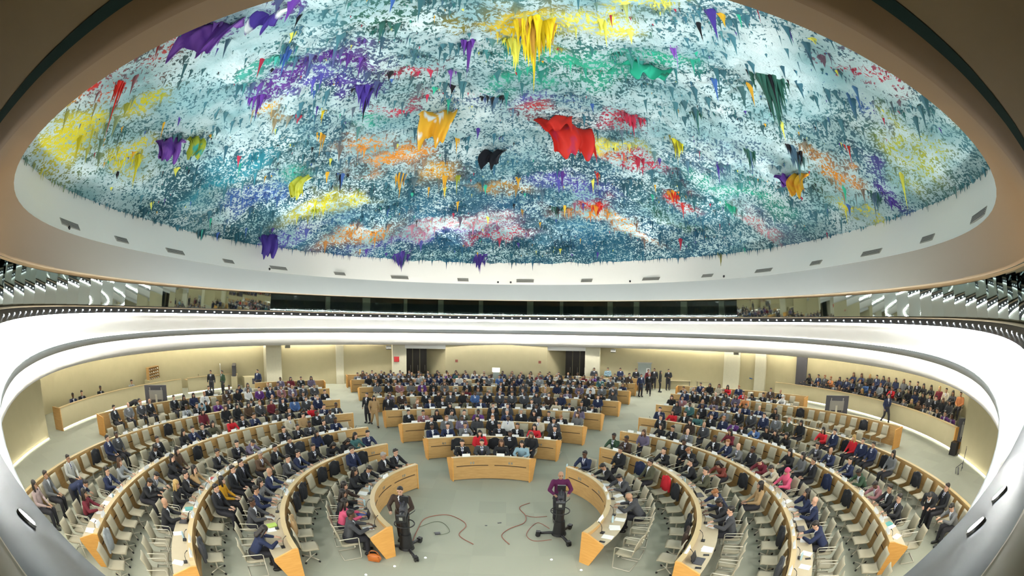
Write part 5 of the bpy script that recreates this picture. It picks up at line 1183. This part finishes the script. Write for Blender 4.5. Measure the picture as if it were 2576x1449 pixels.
tag(MB().box((0, 0, .04), (1.5, .4, .08)).box((-.4, 0, .12), (.5, .3, .1)).box((.3, .05, .11), (.4, .3, .07)).obj('paper_stack', M['paper']), 'stacks of white papers on the white side table', 'papers').location = (-14.6, 34.35, .76)
bpy.data.objects['paper_stack'].rotation_euler = (0, 0, .42)
o = empty('lit_screen', (-.95, 34.4, 0)); tag(o, 'small bright screen on a dark stand in front of the back wall', 'screen')
MB().box((0, 0, 1.72), (.62, .08, .36)).obj('display', emit('lit_panel', (1, 1, .9), 1.0), o); MB().box((0, .03, .77), (.5, .08, 1.54)).obj('stand', M['door_grey'], o)
table(-3.2, 34.6, 0, 1.9, 'dark red side table with papers near the middle of the back wall', 'red')
tag(MB().box((0, 0, .05), (.4, .3, .1)).box((.33, 0, .07), (.3, .25, .14)).box((-.33, 0, .04), (.3, .25, .08)).obj('paper_stack', M['paper']), 'piles of papers on the dark red side table', 'papers').location = (-3.2, 34.6, .76)
def rack(loc, rz, w, h, label, cols=5, rows=4, m='wood'):
    o = empty('document_rack', loc, rz); tag(o, label, 'rack'); b = MB()
    b.box((0, .14, h/2), (w, .02, h)); 
    for i in range(cols+1): b.box((-w/2+w*i/cols, 0, h/2), (.02, .3, h))
    for j in range(rows+1): b.box((0, 0, h*j/rows), (w, .3, .02))
    b.obj('frame', M[m], o); r = random.Random(3); q = MB()
    for i in range(cols):
        for j in range(rows): q.box((-w/2+w*(i+.5)/cols, .02, h*j/rows+.02+.03), (w/cols*.8, .22, .03+.05*r.random()))
    q.obj('paper_piles', M['paper'], o)['kind'] = 'stuff'
rack((-25.0, 21.3, .98), R_(105), 1.5, .85, 'wooden pigeonhole rack of papers on the back shelf of the left counter'); tag(MB().box((-25.0, 21.3, .485), (.5, 1.8, .97), R_(12)).obj('back_shelf', M['beige_wall']), 'beige cabinet under the pigeonhole rack behind the left counter', 'cabinet')
rack((-21.3, 27.6, 1.0), R_(125), 1.7, .8, 'dark rack of papers at the far end of the left counter', 6, 4, 'dkgrey'); tag(MB().box((-21.3, 27.6, .49), (1.9, .5, .98), R_(125)).obj('cabinet', M['beige_wall']), 'beige cabinet under the dark rack at the left back corner', 'cabinet')
tag(MB().box((-22.3, 26.9, .9), (1.1, .05, 1.8), R_(130)).obj('divider_board', M['paper']), 'white upright board beside the dark rack at the left back corner', 'board')
o = MB().box((0, 0, .45), (1.6, .6, .9)).obj('cabinet', M['beige_wall']); o.location = (-20.0, 28.4, 0); o.rotation_euler = (0, 0, .9); tag(o, 'beige cabinet with dark pigeonholes behind the left block', 'cabinet'); MB().box((.25, -.305, .55), (.7, .02, .45)).obj('pigeonholes', M['dkgrey'], o)
# wall fixtures
for az, lb in ((-42.8, 'leftmost grey loudspeaker under the cove'), (-22.9, 'grey loudspeaker under the cove near the left door niche'), (22.3, 'grey loudspeaker under the cove right of the right door niche'), (46.2, 'rightmost grey loudspeaker under the cove')):
    r = wallpt(az)-1.0; p = pol(r, az, 3.28); o = MB().box((0, 0, 0), (.42, .30, .26), 0, 0, .3).obj('loudspeaker', M['vent']); o.location = p; o.rotation_euler = (0, 0, face_in(az)); MB().cyl((0, 0, .1), (0, 0, .55), .02).obj('bracket', M['vent'], o); tag(o, lb, 'loudspeaker')
for az, z, lb, m, d in ((-21.2, 2.25, 'dark red fire alarm panel left of the left door niche', 'red', .45), (-9.2, 2.2, 'small brown wall box right of the left door niche', 'cable', .22), (7.6, 2.2, 'small brown wall box left of the right door niche', 'cable', .22), (-96, 1.9, 'small red alarm on the left wall behind the counter', 'red', .22), (62.5, 3.1, 'small red alarm on the right gallery wall', 'red', .2)):
    off = .55 if -22 < az < -19 else .75 if abs(az) < 12 else .05
    tag(on_wall(MB(), az, d, d, z, .06, off+.05).obj('wall_box', M[m]), lb, 'wall box')
b = MB(); on_wall(b, 58.3, .95, 3.1, 1.95, .06, .15); o = b.obj('dark_curtain', M['dkgrey']); tag(o, 'dark vertical curtain panel at the start of the right gallery', 'curtain')
print('PLATES', np_, pp_, ll_, 'LED', gi)
